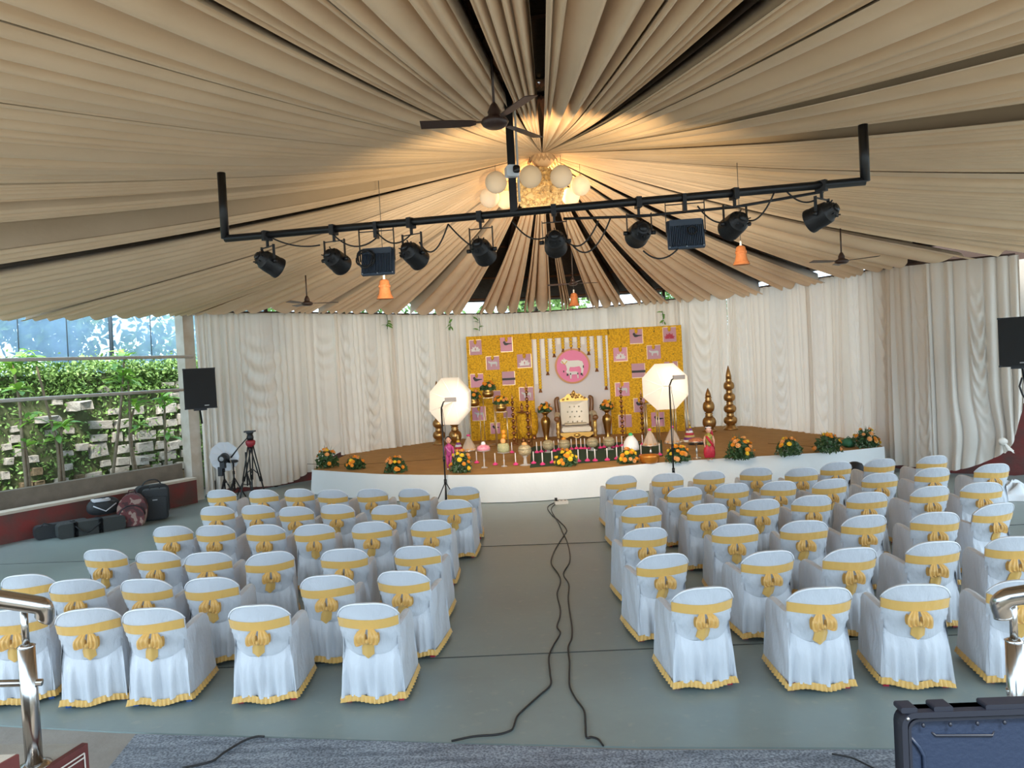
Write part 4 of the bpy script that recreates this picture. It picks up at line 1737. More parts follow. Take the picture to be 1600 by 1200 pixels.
def disc(r0, y0, y1, seg=48):
    pts = [(mcx + r0 * cos(2 * pi * k / seg), mcz + r0 * sin(2 * pi * k / seg)) for k in range(seg)]
    return MB().prism(pts, y0, y1)


med = disc(mr, -.02, .07).build('medallion', mat('medallion_rim', (.62, .28, .10), .5), bdr, smooth=False)
disc(mr * .90, -.035, .0).build('medallion_face', mat('medallion_pink', (.85, .24, .42), .6), med, smooth=False)


def flat(pts, sc, cx, cz, y0, y1, m, name, par, flipx=False):
    P = [(cx + (-x if flipx else x) * sc, cz + z * sc) for x, z in pts]
    return MB().prism(P, y0, y1).build(name, m, par, smooth=False)


COW = [(-.78, .30), (-.70, .42), (-.62, .36), (-.60, .52), (-.52, .40), (-.44, .38), (-.30, .30), (0, .30), (.35, .30), (.60, .22), (.68, .0), (.66, -.30),
       (.60, -.62), (.50, -.62), (.50, -.25), (.40, -.10), (.05, -.14), (-.22, -.12), (-.28, -.30), (-.30, -.64), (-.40, -.64), (-.42, -.25), (-.48, .0),
       (-.56, .10), (-.72, .12), (-.84, .20)]
CALF = [(-.42, .22), (-.36, .32), (-.30, .24), (-.15, .14), (.2, .14), (.34, .08), (.36, -.32), (.28, -.32), (.26, -.05), (-.08, -.06), (-.12, -.32),
        (-.2, -.32), (-.22, 0), (-.36, .06), (-.46, .12)]
cow = flat(COW, mr * .86, mcx + .02, mcz + .03, -.07, -.034, mat('cow_white', (.82, .80, .74), .6), 'cow_relief', med)
flat(CALF, mr * .86, mcx - .0, mcz - .22, -.085, -.06, mat('calf_white', (.80, .74, .72), .6), 'calf_relief', med)
M_hoof = M_black
for (x, z, w_, h_) in ((-.36, -.66, .1, .12), (.55, -.66, .1, .12), (-.16, -.62, .06, .1), (.31, -.62, .06, .1), (.70, -.15, .05, .14), (-.60, -.42, .06, .1), (.62, -.75, .05, .06)):
    MB().box((mcx + x * mr * .86, -.08, mcz + .03 + z * mr * .8), (w_ * mr, .03, h_ * mr)).build('dark_marking', M_hoof, med, smooth=False)
MB().tube([(mcx - .60 * mr, -.085, mcz + .30 * mr), (mcx - .45 * mr, -.09, mcz + .12 * mr), (mcx - .30 * mr, -.085, mcz + .30 * mr)], .014, 6).build('cow_garland', M_yel, med)

# picture squares
LOT = [[(0, 0), (-.13, .35), (0, .62), (.13, .35)]]


def lotus(cx, cz, s, m, par):
    b_ = MB()
    for k in range(9):
        a = -1.25 + 2.5 * k / 8
        ln = s * (.95 if k % 2 == 0 else .82)
        Mx = Matrix.Translation((cx, 0, cz - s * .35)) @ Matrix.Rotation(a, 4, 'Y')
        b_.prism([(0, .1 * ln), (.13 * ln, .5 * ln), (.09 * ln, .8 * ln), (0, ln), (-.09 * ln, .8 * ln), (-.13 * ln, .5 * ln)], -.05, -.035, Mx)
    b_.box((cx, -.042, cz - s * .36), (s * 1.5, .016, s * .14))
    o = b_.build('lotus_emblem', m, par, smooth=False)
    MB().prism([(cx, cz - .25 * s), (cx + .07 * s, cz), (cx, cz + .22 * s), (cx - .07 * s, cz)], -.058, -.048).build('lotus_heart', M_redp, o, smooth=False)


BIRD = [(-.55, .18), (-.42, .34), (-.28, .30), (-.18, .12), (.10, .05), (.60, .02), (.62, -.06), (.2, -.14), (-.12, -.24), (-.34, -.20), (-.46, .0)]
SMC = [(-.62, .2), (-.5, .34), (-.44, .2), (-.1, .16), (.45, .2), (.62, .1), (.6, -.1), (.56, -.45), (.46, -.45), (.42, -.12), (-.1, -.14), (-.14, -.45),
       (-.26, -.45), (-.3, -.05), (-.5, .02)]
M_cowg = mat('cutout_silver', (.60, .62, .62), .5)
SQ = [(102, 190, 88, 108, 'L', M_white), (318, 172, 88, 104, 'B', 0), (222, 298, 96, 98, 'C', 0), (442, 285, 102, 98, 'L', M_white), (112, 420, 94, 98, 'B', 0),
      (333, 405, 92, 98, 'K', 0), (455, 512, 102, 98, 'C', 0), (128, 650, 98, 102, 'C', 0), (248, 530, 60, 84, 'N', 0), (330, 640, 70, 80, 'N', 0), (240, 750, 70, 80, 'B', 0),
      (1218, 115, 92, 104, 'B', 0), (1447, 100, 94, 104, 'L', M_redp), (1108, 240, 98, 98, 'L', M_white), (1338, 222, 98, 98, 'C', 0), (1233, 352, 94, 102, 'K', 0),
      (1120, 480, 102, 98, 'C', 0), (1460, 335, 94, 94, 'B', 0), (1238, 590, 80, 100, 'B', 0), (1368, 690, 92, 102, 'B', 0), (1140, 700, 94, 90, 'N', 0)]
for i, (cx, cy, w_, h_, kind, m_) in enumerate(SQ):
    px, py = 720 + cx * .225, 500 + cy * .225
    x_, z_ = bd(px, py)
    W_ = w_ * .225 / ppm(21.5) * .98
    H_ = h_ * .225 / ppm(21.5) * .98
    x_ = min(max(x_, xs + W_ / 2), xe - W_ / 2)
    z_ = max(z_, H_ / 2 + .02)
    sq = MB().box((x_, -.025, z_), (W_, .02, H_)).build('picture_square', M_pink2 if i % 3 == 1 else M_pink, bdr, smooth=False)
    ed = MB()
    if i % 2:
        ed.box((x_ + W_ / 2 - .008, -.042, z_), (.016, .02, H_))
        ed.box((x_, -.042, z_ - H_ / 2 + .008), (W_, .02, .016))
    else:
        ed.box((x_ - W_ / 2 + .008, -.042, z_), (.016, .02, H_))
        ed.box((x_, -.042, z_ + H_ / 2 - .008), (W_, .02, .016))
    ed.build('gold_edge', M_edge, sq, smooth=False)
    if kind in 'LBC':
        MB().ball((x_, -.03, z_ + H_ * .38), (W_ * .13, .05, H_ * .2), 8, 6).build('marigold_tuft', M_mari, sq)
    if kind == 'L':
        lotus(x_, z_ - H_ * .12, W_ * .45, m_, sq)
    elif kind == 'B':
        flat(BIRD, W_ * .6, x_ + W_ * .05, z_ + H_ * .08, -.06, -.04, M_black, 'bird_cutout', sq)
    elif kind == 'C':
        flat(SMC, W_ * .55, x_, z_ - H_ * .02, -.06, -.04, M_cowg, 'cow_cutout', sq)
    elif kind == 'K':
        MB().box((x_, -.045, z_ - H_ * .05), (W_, .02, H_ * .16)).build('black_bar', M_black, sq, smooth=False)

# ---- throne
TP = atz(901, 687, ZS)
th = thing('throne_chair', 'ornate gold carved throne with cream tufted back', 'throne', TP, -.03)
K = 1 / ppm(TP.y)
M_wood = mat('throne_wood', (.20, .085, .03), .35)
M_carve = mat('throne_carving', (.60, .36, .10), .35, .8)
M_cream = mat('throne_satin', (.78, .70, .56), .35, sheen=.3)
M_seat = mat('throne_seat', (.58, .48, .32), .5)


def tw(px):
    return (px - 490) * .125 * K


def tz(py):
    return (745 - py) * .125 * K


# backrest cushion (curved), frame, crest
bk = MB().grid(lambda u, v: ((u - .5) * (tw(655) - tw(305)), .30 + .10 * v + .05 * (1 - (2 * u - 1) ** 2), tz(560) + (tz(262) - tz(560)) * v), 14, 10)
bk.grid(lambda u, v: ((u - .5) * (tw(655) - tw(305)), .42 + .06 * v, tz(262) + (tz(560) - tz(262)) * v), 4, 4)
bko = bk.build('backrest', M_cream, th)
for r_ in range(4):
    for c_ in range(4 - r_ % 2):
        MB().ball(((c_ - 1.5 + .5 * (r_ % 2)) * .13, .285 + .10 * (.2 + .2 * r_) + .045, tz(530) + r_ * .14), (.022, .014, .022), 8, 5).build('tuft_button', mat('tuft_button', (.36, .34, .24), .4), bko)
for g in (-1, 1):
    pts = [(g * .44, .38, tz(560)), (g * .475, .40, tz(420)), (g * .50, .43, tz(300)), (g * .49, .45, tz(235)), (g * .41, .45, tz(222))]
    MB().tube([catmull(pts, i / 12) for i in range(13)], [.06] * 10 + [.055, .045, .03], 8).build('back_post', M_wood, th)
cr_ = []
for i in range(21):
    s = i / 10 - 1
    zc = tz(262) + .03
    h_ = tz(120) - zc
    cr_.append((s * .40, zc + h_ * max(0, (1 - abs(s) ** 1.1)) * (.80 + .12 * cos(s * 14))))
cr_ += [(.40, tz(268)), (-.40, tz(268))]
cm = MB().prism(cr_, .40, .47).build('crest', M_carve, th, smooth=False)
orn = random.Random(2)
for k in range(15):
    s = orn.uniform(-.9, .9)
    zc = tz(262) + .03
    h_ = (tz(120) - zc) * (1 - abs(s) ** 1.1) * .8
    MB().ball((s * .37, .39, zc + h_ * orn.uniform(.15, .85)), (.035, .03, .028), 8, 5).build('scroll', M_carve if k % 3 else M_wood, cm)
MB().ball((0, .38, tz(165)), (.05, .04, .075), 10, 6).build('crest_jewel', M_carve, cm)
# seat
sharp(MB().rbox((0, .02, tz(605)), (tw(680) - tw(318), .60, .13), .05).build('seat', M_cream, th))
MB().box((0, .12, tz(548)), (.6, .3, .04)).build('seat_back_pad', M_seat, th, smooth=False)
# arms
for g in (-1, 1):
    pts = [(g * .46, .36, tz(430)), (g * .51, .18, tz(418)), (g * .53, 0, tz(425)), (g * .525, -.20, tz(440)), (g * .52, -.30, tz(470))]
    MB().tube([catmull(pts, i / 14) for i in range(15)], [.065] * 15, 8).build('arm', M_seat, th)
    MB().grid(lambda u, v, g=g: (g * (.45 + .012 * sin(u * 3)), -.26 + .6 * u, tz(440) + (tz(600) - tz(440)) * v), 6, 6).build('arm_panel', M_seat, th)
    MB().ball((g * .525, -.30, tz(465)), (.08, .06, .075), 12, 8).build('arm_scroll', M_wood, th)
    MB().lathe([(.05, tz(720)), (.055, tz(690)), (.045, tz(660)), (.065, tz(640)), (.045, tz(615)), (.05, tz(600)), (.06, tz(560)), (.045, tz(530)), (.055, tz(500))], (g * .505, -.29, 0), 12).build('front_post', M_carve, th)
    MB().tube([(g * .505, -.29, tz(700)), (g * .515, -.33, tz(725)), (g * .49, -.33, 0)], [.05, .045, .04], 8).build('leg', M_wood, th)
    MB().tube([(g * .44, .40, tz(560)), (g * .45, .42, tz(690)), (g * .46, .46, 0)], [.04, .04, .035], 8).build('leg', M_wood, th)
ap_ = []
for i in range(25):
    s = i / 12 - 1
    ap_.append((s * .45, tz(700) - .03 * cos(s * 9) + .05 * s * s))
ap_ += [(.45, tz(640)), (-.45, tz(640))]
MB().prism(ap_[::-1], -.33, -.27).build('carved_apron', M_carve, th, smooth=False)
MB().ball((0, -.33, tz(675)), (.09, .03, .05), 10, 6).build('apron_scroll', M_carve, th)

# ---- flowers helper
M_grn = mat('foliage_dark', (.045, .10, .03), .6)
M_grn2 = mat('foliage_grey', (.20, .25, .17), .6)
M_or = mat('flower_orange', (.80, .30, .02), .6)
M_ye = mat('flower_yellow', (.88, .58, .03), .6)
M_pe = mat('flower_peach', (.82, .38, .12), .6)
FLM = []
for mm in (M_or, M_ye, M_pe):
    b_ = MB()
    for ring, (nr, rr, zz, op) in enumerate(((9, 1.0, 0, .15), (8, .75, .22, .5), (6, .45, .4, .9))):
        for k in range(nr):
            a = 2 * pi * (k + ring * .4) / nr
            c = Vector((cos(a), sin(a), 0))
            p = Vector((-sin(a), cos(a), 0))
            w_ = rr * 2.4 / nr
            base = c * .15 * rr + Vector((0, 0, zz * .4))
            mid = c * rr * .65 + Vector((0, 0, zz + op * .12))
            tip = c * rr + Vector((0, 0, zz + op * .3))
            i0 = len(b_.v)
            b_.v += [tuple(base), tuple(mid + p * w_), tuple(tip), tuple(mid - p * w_)]
            b_.f.append((i0, i0 + 1, i0 + 2, i0 + 3))
    b_.ball((0, 0, .2), (.4, .4, .3), 8, 5)
    FLM.append(b_.mesh('flower', mm))


def bouquet(t, c, w_, h_, nfl, rnd, grey=False, spill=.3, fsize=.055, spiky=True):
    """foliage mound with separate flower heads; c local centre base"""
    def smp():
        v = Vector((iv.gauss(0, 1), iv.gauss(0, 1), abs(iv.gauss(0, 1)))).normalized() * (iv.random() ** .5)
        return (c[0] + v.x * w_ * .5, c[1] + v.y * w_ * .42, c[2] + v.z * h_ * .9 + .02)
    f_ = leaf_cloud(420, smp, .05, 'foliage', M_grn, t)
    f_['kind'] = 'stuff'
    if grey:
        g_ = leaf_cloud(420, smp, .022, 'filler_sprigs', M_grn2, t)
        g_['kind'] = 'stuff'
    if spiky:
        b_ = MB()
        for k in range(26):
            a = rnd.uniform(0, 2 * pi)
            e = rnd.uniform(-.15, 1.2)
            d = Vector((cos(a) * cos(e), sin(a) * cos(e) * .8, sin(e)))
            L_ = rnd.uniform(.5, .68)
            p1 = Vector((c[0] + d.x * w_ * L_, c[1] + d.y * w_ * L_, max(c[2] + .012, c[2] + d.z * h_ * 1.15 + .05)))
            p0 = Vector((c[0], c[1], c[2] + .08))
            s_ = Vector((-sin(a), cos(a), 0)) * .014
            m0 = p0.lerp(p1, .6)
            i0 = len(b_.v)
            b_.v += [tuple(p0), tuple(m0 + s_), tuple(p1), tuple(m0 - s_)]
            b_.f.append((i0, i0 + 1, i0 + 2, i0 + 3))
        b_.build('long_leaves', M_grn, t, smooth=False)
    for k in range(nfl):
        a = rnd.uniform(0, 2 * pi)
        if k % 4:
            a = -pi / 2 + rnd.uniform(-1.5, 1.5)
        e = rnd.uniform(.12, 1.35)
        d = Vector((cos(a) * cos(e), sin(a) * cos(e), sin(e)))
        o = meshobj('flower', FLM[(k * 7 + rnd.randrange(3)) % 3 if grey or k % 3 else 0], t)
        o.location = (c[0] + d.x * w_ * .5, c[1] + d.y * w_ * .44, c[2] + d.z * h_ * .92 + .03)
        s_ = fsize * rnd.uniform(.8, 1.2)
        o.scale = (s_, s_, s_)
        o.rotation_euler = d.to_track_quat('Z', 'Y').to_euler()


frn = random.Random(17)


def floor_flowers(px, py, wpx, hpx, nfl, lab, grey=False):
    """py = pixel of the base"""
    p = atz(px, py, ZS)
    t = thing('flower_arrangement', lab, 'flowers', p, 0, 'marigold arrangements along the stage edge')
    k = 1 / ppm(p.y)
    bouquet(t, (0, 0, 0), wpx * k, hpx * k, nfl, frn, grey)


FA = [(512, 731, 36, 32, 13, 'orange flower arrangement at the far left corner of the stage'), (555, 733, 32, 20, 11, 'low orange flower arrangement, second from left on stage edge'),
      (619, 738, 36, 26, 15, 'orange and yellow flower arrangement, third from left on stage edge'),
      (885, 728, 36, 26, 17, 'peach flower arrangement in front of the throne'), (981, 724, 32, 24, 15, 'peach flower arrangement beside the orange bowl'),
      (1059, 722, 40, 28, 18, 'orange flower arrangement at the right umbrella stand'), (1156, 718, 46, 36, 20, 'bushy orange flower arrangement right of the red doll'),
      ]
for a in FA:
    floor_flowers(*a)
for (px, py, w_, h_, n_, lab) in ((721, 738, 36, 36, 16, 'mixed white and yellow flower arrangement beside the pink doll'), (1233, 712, 42, 28, 14, 'mixed flower arrangement on the right of the stage, nearest the bushy orange one'),
                                  (1293, 707, 44, 30, 15, 'mixed yellow flower arrangement, second from the right end of stage'), (1352, 699, 42, 30, 16, 'mixed orange flower arrangement at the right end of the stage')):
    floor_flowers(px, py, w_, h_, n_, lab, True)
p = atz(1326, 699, ZS)
t = thing('green_bag', 'crumpled dark green bag between the two rightmost flower arrangements', 'bag', p)
MB().grid(lambda u, v: (.16 * sin(pi * v) * cos(2 * pi * u) * (1 + .2 * sin(6 * u * 6.28)), .12 * sin(pi * v) * sin(2 * pi * u), .10 - .10 * cos(pi * v) + .01 * sin(u * 25)), 20, 10, closeu=True).build('bag_body', mat('green_bag', (.03, .16, .08), .5), t)
MB().tube([(-.05, 0, .19), (0, 0, .24), (.05, 0, .19)], .01, 5).build('handle', mat('green_bag', (.03, .16, .08), .5), t)

# ---- vases beside the throne
for (px, pb, pt, lab) in ((854, 688, 643, 'golden floor vase with flowers left of the throne'), (950, 684, 639, 'golden floor vase with flowers right of the throne')):
    p = atz(px, pb, ZS)
    k = 1 / ppm(p.y)
    h = (pb - pt) * k
    t = thing('floor_vase', lab, 'vase', p, 0, 'golden vases flanking the throne')
    R_ = 7.6 * k
    MB().lathe([(R_ * .55, 0), (R_ * .6, .03), (R_ * .5, .06), (R_ * .62, h * .25), (R_ * .95, h * .58), (R_, h * .66), (R_ * .85, h * .76), (R_ * .4, h * .83), (R_ * .34, h * .87), (R_ * .6, h * .93), (R_ * 1.05, h * .98), (R_ * .9, h)],
               seg=24).build('body', M_brass, t)
    bouquet(t, (0, 0, h - .02), 22 * k, 15 * k, 13, frn, fsize=.06, spiky=False)

# ---- golden finial pillars
M_pil = mat('pillar_gold', (.46, .27, .10), .32, .9)


def pillar(px, pb, hpx, nb, rpx, lab):
    p = atz(px, pb, ZS)
    k = 1 / ppm(p.y)
    h, r = hpx * k, rpx * k
    t = thing('finial_pillar', lab, 'pillar', p, 0, 'golden finial pillars')
    MB().lathe([(r * 1.05, 0), (r * 1.05, .03), (r * .75, h * .05), (r * .6, h * .09)], seg=24).build('foot', M_pil, t)
    z0 = h * .08
    top = h * .80
    dz = (top - z0) / nb
    for i in range(nb):
        sc = 1 - .28 * i / nb
        a = z0 + i * dz
        pr = []
        for j in range(9):
            ph = -pi / 2 + pi * j / 8
            pr.append((r * sc * (.45 + .55 * cos(ph)), a + dz * .36 * (1 + sin(ph))))
        MB().lathe(pr, seg=32, ribs=16, rib=.06).build('melon_bulb', M_pil, t)
        MB().lathe([(r * .5 * sc, a + dz * .70), (r * .62 * sc, a + dz * .76), (r * .45 * sc, a + dz * .84), (r * .6 * sc, a + dz * .93), (r * .45 * sc, a + dz)], seg=24).build('collar', M_pil, t)
    MB().lathe([(r * .42, top), (r * .4, top + h * .05), (r * .30, top + h * .10), (r * .05, h), (.001, h)], seg=20).build('spire', M_pil, t)


pillar(1142, 671, 100, 4, 10.5, 'tallest golden finial pillar, far right of the stage')
pillar(1109, 674, 68, 2, 10.5, 'shorter golden finial pillar behind the red doll')
pillar(687, 694, 99, 4, 10, 'tall golden finial pillar half hidden by the left photo umbrella')
pillar(712, 695, 66, 2, 10, 'short golden finial pillar below the left photo umbrella')

# ---- slender stacked brass lamps


def stacked_lamp(px, pb, hpx, nb, lab, rpx=4.8):
    p = atz(px, pb, ZS)
    k = 1 / ppm(p.y)
    h, r = hpx * k, rpx * k
    t = thing('tower_lamp', lab, 'oil lamp', p, 0, 'slender stacked brass lamps')
    MB().lathe([(r * 1.5, 0), (r * 1.5, .02), (r * .8, .05), (r * .3, .07)], seg=16).build('base', M_copper, t)
    dz = (h * .86 - .06) / nb
    st = MB()
    for i in range(nb):
        a = .06 + i * dz
        sc = 1 - .35 * i / nb
        st.lathe([(r * .22, a), (r * .3, a + dz * .2), (r * sc * .6, a + dz * .45), (r * sc, a + dz * .58), (r * sc * .6, a + dz * .70), (r * .25, a + dz * .9)], seg=14)
    st.build('stacked_bulbs', M_copper, t)
    MB().lathe([(r * .3, h * .86), (r * .4, h * .88), (r * .1, h * .95), (.001, h)], seg=10).build('spire', M_copper, t)
    MB().tube([(r * 1.0, -.02, .05), (r * 1.0, -.02, h * .55)], r * .16, 6).build('side_rod', M_copper, t)


stacked_lamp(974, 697, 104, 11, 'tall stacked brass lamp left of the right photo umbrella')
stacked_lamp(1005, 693, 88, 9, 'stacked brass lamp partly behind the right photo umbrella')
stacked_lamp(827, 699, 106, 8, 'tall stacked brass lamp beside the marigold columns at left')
stacked_lamp(804, 695, 82, 7, 'stacked brass lamp right of the nearest flower pot stand')

# ---- flower pots on gold wire stands


def pot_stand(px, pt, pb, wpx, lab, potlab, dep=0):
    """stand top pixel pt, base pixel pb"""
    p = atz(px, pb, ZS)
    k = 1 / ppm(p.y)
    h, w_ = (pb - pt) * k, wpx * k
    t = thing('wire_stand', lab, 'stand', p, .05, 'gold wire plant stands on the stage')
    M_wg = mat('wire_gold', (.72, .55, .33), .35, .8)
    for sx in (-1, 1):
        for sy in (-1, 1):
            MB().tube([(sx * w_ / 2, sy * w_ / 2, 0), (sx * w_ / 2, sy * w_ / 2, h)], .012, 6).build('leg', M_wg, t)
    for z in (h - .01, .02):
        MB().tube([(-w_ / 2, -w_ / 2, z), (w_ / 2, -w_ / 2, z), (w_ / 2, w_ / 2, z), (-w_ / 2, w_ / 2, z), (-w_ / 2, -w_ / 2, z)], .012, 6).build('frame_ring', M_wg, t)
    MB().box((0, 0, h), (w_, w_, .015)).build('top_plate', M_wg, t, smooth=False)
    q = thing('flower_pot', potlab, 'flower pot', (p.x, p.y, p.z + h + .008), 0, 'round brass pots of flowers')
    r = 9 * k
    MB().lathe([(r * .55, 0), (r * .9, r * .25), (r, r * .6), (r * .95, r * .95), (r * .78, r * 1.2), (r * .9, r * 1.32), (r * .8, r * 1.34)], seg=24).build('pot', M_brass, q)
    bouquet(q, (0, 0, r * 1.25), 25 * k, 13 * k, 9, frn, fsize=.06, spiky=False)


pot_stand(744, 635, 697, 17, 'gold wire stand nearest the left photo umbrella', 'brass flower pot beside the left photo umbrella')
pot_stand(767, 621, 696, 17, 'tallest gold wire stand, middle of the three at left', 'highest brass flower pot, middle of the three at left')
pot_stand(786, 643, 697, 17, 'gold wire stand nearest the throne', 'brass flower pot nearest the throne, right of the three')
# open gold frames on the right
for (px, pb, hpx, wpx, lab) in ((1020, 694, 64, 19, 'gold wire frame stand under the right photo umbrella'), (1065, 690, 72, 19, 'gold wire frame stand at the right end of the backdrop')):
    p = atz(px, pb, ZS)
    k = 1 / ppm(p.y)
    h, w_ = hpx * k, wpx * k
    M_wg = mat('wire_gold', (.72, .55, .33), .35, .8)
    t = thing('frame_stand', lab, 'stand', p, 0, 'open gold frames at the right of the backdrop')
    for sx in (-1, 1):
        for sy in (-1, 1):
            MB().tube([(sx * w_ / 2, sy * w_ / 2, 0), (sx * w_ / 2, sy * w_ / 2, h)], .018, 6).build('leg', M_wg, t)
    for z in (h, .02):
        MB().tube([(-w_ / 2, -w_ / 2, z), (w_ / 2, -w_ / 2, z), (w_ / 2, w_ / 2, z), (-w_ / 2, w_ / 2, z), (-w_ / 2, -w_ / 2, z)], .018, 6).build('frame_ring', M_wg, t)

# ---- marigold covered columns left of the throne
for (px, pt, pb, lab) in ((818, 646, 690, 'front marigold covered column left of the throne'), (835, 643, 686, 'rear marigold covered column left of the throne')):
    p = atz(px, pb, ZS)
    k = 1 / ppm(p.y)
    h = (pb - pt) * k
    t = thing('marigold_column', lab, 'column', p, 0, 'marigold covered columns')
    MB().lathe([(.07, 0), (.08, .03), (.045, .07), (.045, h * .18)], seg=14).build('foot', M_copper, t)
    MB().lathe([(.05, h * .15), (.10, h * .22), (.13, h * .40), (.135, h * .7), (.12, h * .95), (.05, h)], seg=20).build('flower_cover', M_mari, t)
    if px < 820:
        q = MB().lathe([(.02, h), (.16, h + .03), (.18, h + .05), (.05, h + .06), (.03, h + .12), (.05, h + .16), (.01, h + .3)], seg=16).build('brass_lamp_top', M_copper, t)

# ---- green runner cloth
cs = [atz(828, 731, ZS), atz(1036, 713, ZS), atz(1034, 688, ZS), atz(830, 698, ZS)]
co = sum(cs, Vector()) / 4
g = MB().grid(lambda u, v: (cs[0].lerp(cs[1], u)).lerp(cs[3].lerp(cs[2], u), v) - co + Vector((0, 0, .006 + .004 * sin(u * 40) * sin(v * 9))), 40, 10)
g.grid(lambda u, v: (cs[0].lerp(cs[1], u)) - co + Vector((0, 0, .006 * (1 - v))), 40, 1)
tag(g.build('green_runner', mat('green_cloth', (.015, .055, .025), .8), loc=co), 'dark green cloth laid on the stage in front of the throne', 'cloth')

# ---- candle-like white sticks on pink flower feet
M_stk = mat('stick_white', (.85, .80, .76), .5)
M_pk = mat('pink_foot', (.80, .06, .24), .5)


def stick_mesh():
    a = MB().tube([(0, 0, .03), (0, 0, .27)], .012, 8).mesh('white_stick', M_stk)
    b_ = MB()
    for k in range(8):
        th_ = 2 * pi * k / 8
        b_.ball((cos(th_) * .035, sin(th_) * .035, .022), (.026, .026, .022), 6, 4)
    b_.ball((0, 0, .04), (.035, .035, .03), 8, 5)
    return a, b_.mesh('pink_foot', M_pk)


SK, SKF = stick_mesh()
NTH = ['first', 'second', 'third', 'fourth', 'fifth', 'sixth', 'seventh', 'eighth', 'ninth', 'tenth', 'eleventh', 'twelfth', 'thirteenth', 'fourteenth', 'fifteenth', 'sixteenth', 'seventeenth', 'eighteenth']
STK_F = [(745, 724), (774, 727), (806, 727), (834, 725), (848, 727), (863, 724), (904, 722), (918, 721), (930, 721), (949, 720), (964, 718), (973, 716), (1002, 714), (1031, 712)]
STK_B = [(800, 708), (839, 708), (846, 707), (855, 706), (866, 706), (873, 704), (893, 703), (901, 702), (908, 702), (914, 702), (921, 702), (938, 701), (944, 700), (957, 700), (964, 699), (972, 698), (990, 697), (1004, 696)]
for i, (px, py) in enumerate(STK_F + STK_B):
    p = atz(px, py, ZS)
    fr_ = i < len(STK_F)
    j = i if fr_ else i - len(STK_F)
    nn = len(STK_F) if fr_ else len(STK_B)
    lab = 'white stick on pink flower foot, %s from the left in the %s row' % (NTH[j], 'front' if fr_ else 'rear')
    t = thing('decor_stick', lab, 'decor stick', p, 0, 'white sticks with pink feet in the %s row' % ('front' if fr_ else 'rear'))
    meshobj('white_stick', SK, t)
    meshobj('pink_foot', SKF, t)

# ---- gift trays and containers
M_glass = mat('clear_acrylic', (.85, .82, .78), .15, alpha=.35)
M_wrap = mat('clear_wrap', (.80, .66, .52), .2, alpha=.45)
M_candy = mat('tray_sweets', (.45, .20, .08), .6, var=(30, (.62, .38, .16), .3), bump=(30, .8))
M_nuts = mat('tray_green', (.52, .48, .28), .6, var=(40, (.34, .34, .14), .3), bump=(40, .9))
M_pinkf = mat('tray_pink', (.80, .10, .25), .6, var=(25, (.85, .5, .5), .3), bump=(30, .8))
M_lace = mat('gold_lace', (.66, .54, .34), .5, .3, var=(40, (.42, .32, .16), .25), bump=(50, .9))


def pedestal(t, r, h, m):
    MB().lathe([(r * .5, 0), (r * .5, .01), (r * .12, .03), (r * .09, h * .3), (r * .16, h * .45), (r * .08, h * .55), (r * .1, h * .85), (r * .3, h * .94), (r, h), (r * 1.02, h + .015), (r * .95, h + .015)],
               seg=20).build('pedestal', m, t)


def gift(px, pb, ptray, wpx, kind, lab, dep=None):
    p = atz(px, pb, ZS)
    k = 1 / ppm(p.y)
    h = (pb - ptray) * k
    r = wpx * k / 2
    t = thing('gift_tray', lab, 'gift tray', p, 0, 'decorated gift trays on stands')
    pedestal(t, r, h, M_silver if kind in ('red', 'cone', 'dome') else M_glass)
    if kind == 'pink':
        MB().lathe([(r * .9, h + .012), (r * .95, h + .06), (r * .8, h + .10), (r * .3, h + .13), (.01, h + .135)], seg=20).build('sweets', M_pinkf, t)
        MB().ball((0, 0, h + .15), (.05, .05, .05), 10, 6).build('topper', M_white, t)
    elif kind == 'green':
        MB().lathe([(r * .7, h + .012), (r * .9, h + .05), (r * .92, h + .12), (r * .8, h + .19), (.01, h + .21)], seg=20).build('sweets', M_nuts, t)
        MB().ball((0, 0, h + .25), (.06, .06, .06), 10, 6).build('topper', M_pe, t)
        MB().ball((.02, 0, h + .35), (.05, .05, .05), 10, 6).build('topper', M_or, t)
        MB().ball((.02, 0, h + .44), (.045, .045, .05), 10, 6).build('topper', M_or, t)
    elif kind == 'cone':
        MB().lathe([(r * .95, h + .012), (r * .9, h + .05), (r * .5, h + .09), (.01, h + .10)], seg=20).build('sweets', M_candy, t)
        MB().lathe([(r * 1.0, h + .015), (r * .75, h + .12), (r * .40, h + .25), (r * .12, h + .33), (r * .18, h + .38)], seg=9).build('clear_wrap', M_wrap, t, smooth=False)
        MB().ball((0, 0, h + .35), (.045, .045, .03), 8, 5).build('pink_bow', M_pk, t)
    elif kind == 'red':
        MB().lathe([(r * .9, h + .012), (r * .9, h + .04), (r * .5, h + .08), (.01, h + .09)], seg=20).build('sweets', mat('tray_red', (.45, .06, .05), .6, var=(30, (.6, .3, .1), .3), bump=(30, .8)), t)
    elif kind == 'dome':
        MB().lathe([(r, h + .012), (r * 1.0, h + .08), (r * .85, h + .19), (r * .5, h + .28), (r * .12, h + .32)], seg=22, ribs=11, rib=.08).build('white_dome', M_white, t)
        MB().ball((0, 0, h + .34), (.05, .05, .04), 8, 5).build('green_bow', mat('bow_green', (.05, .40, .14), .5), t)
    return t


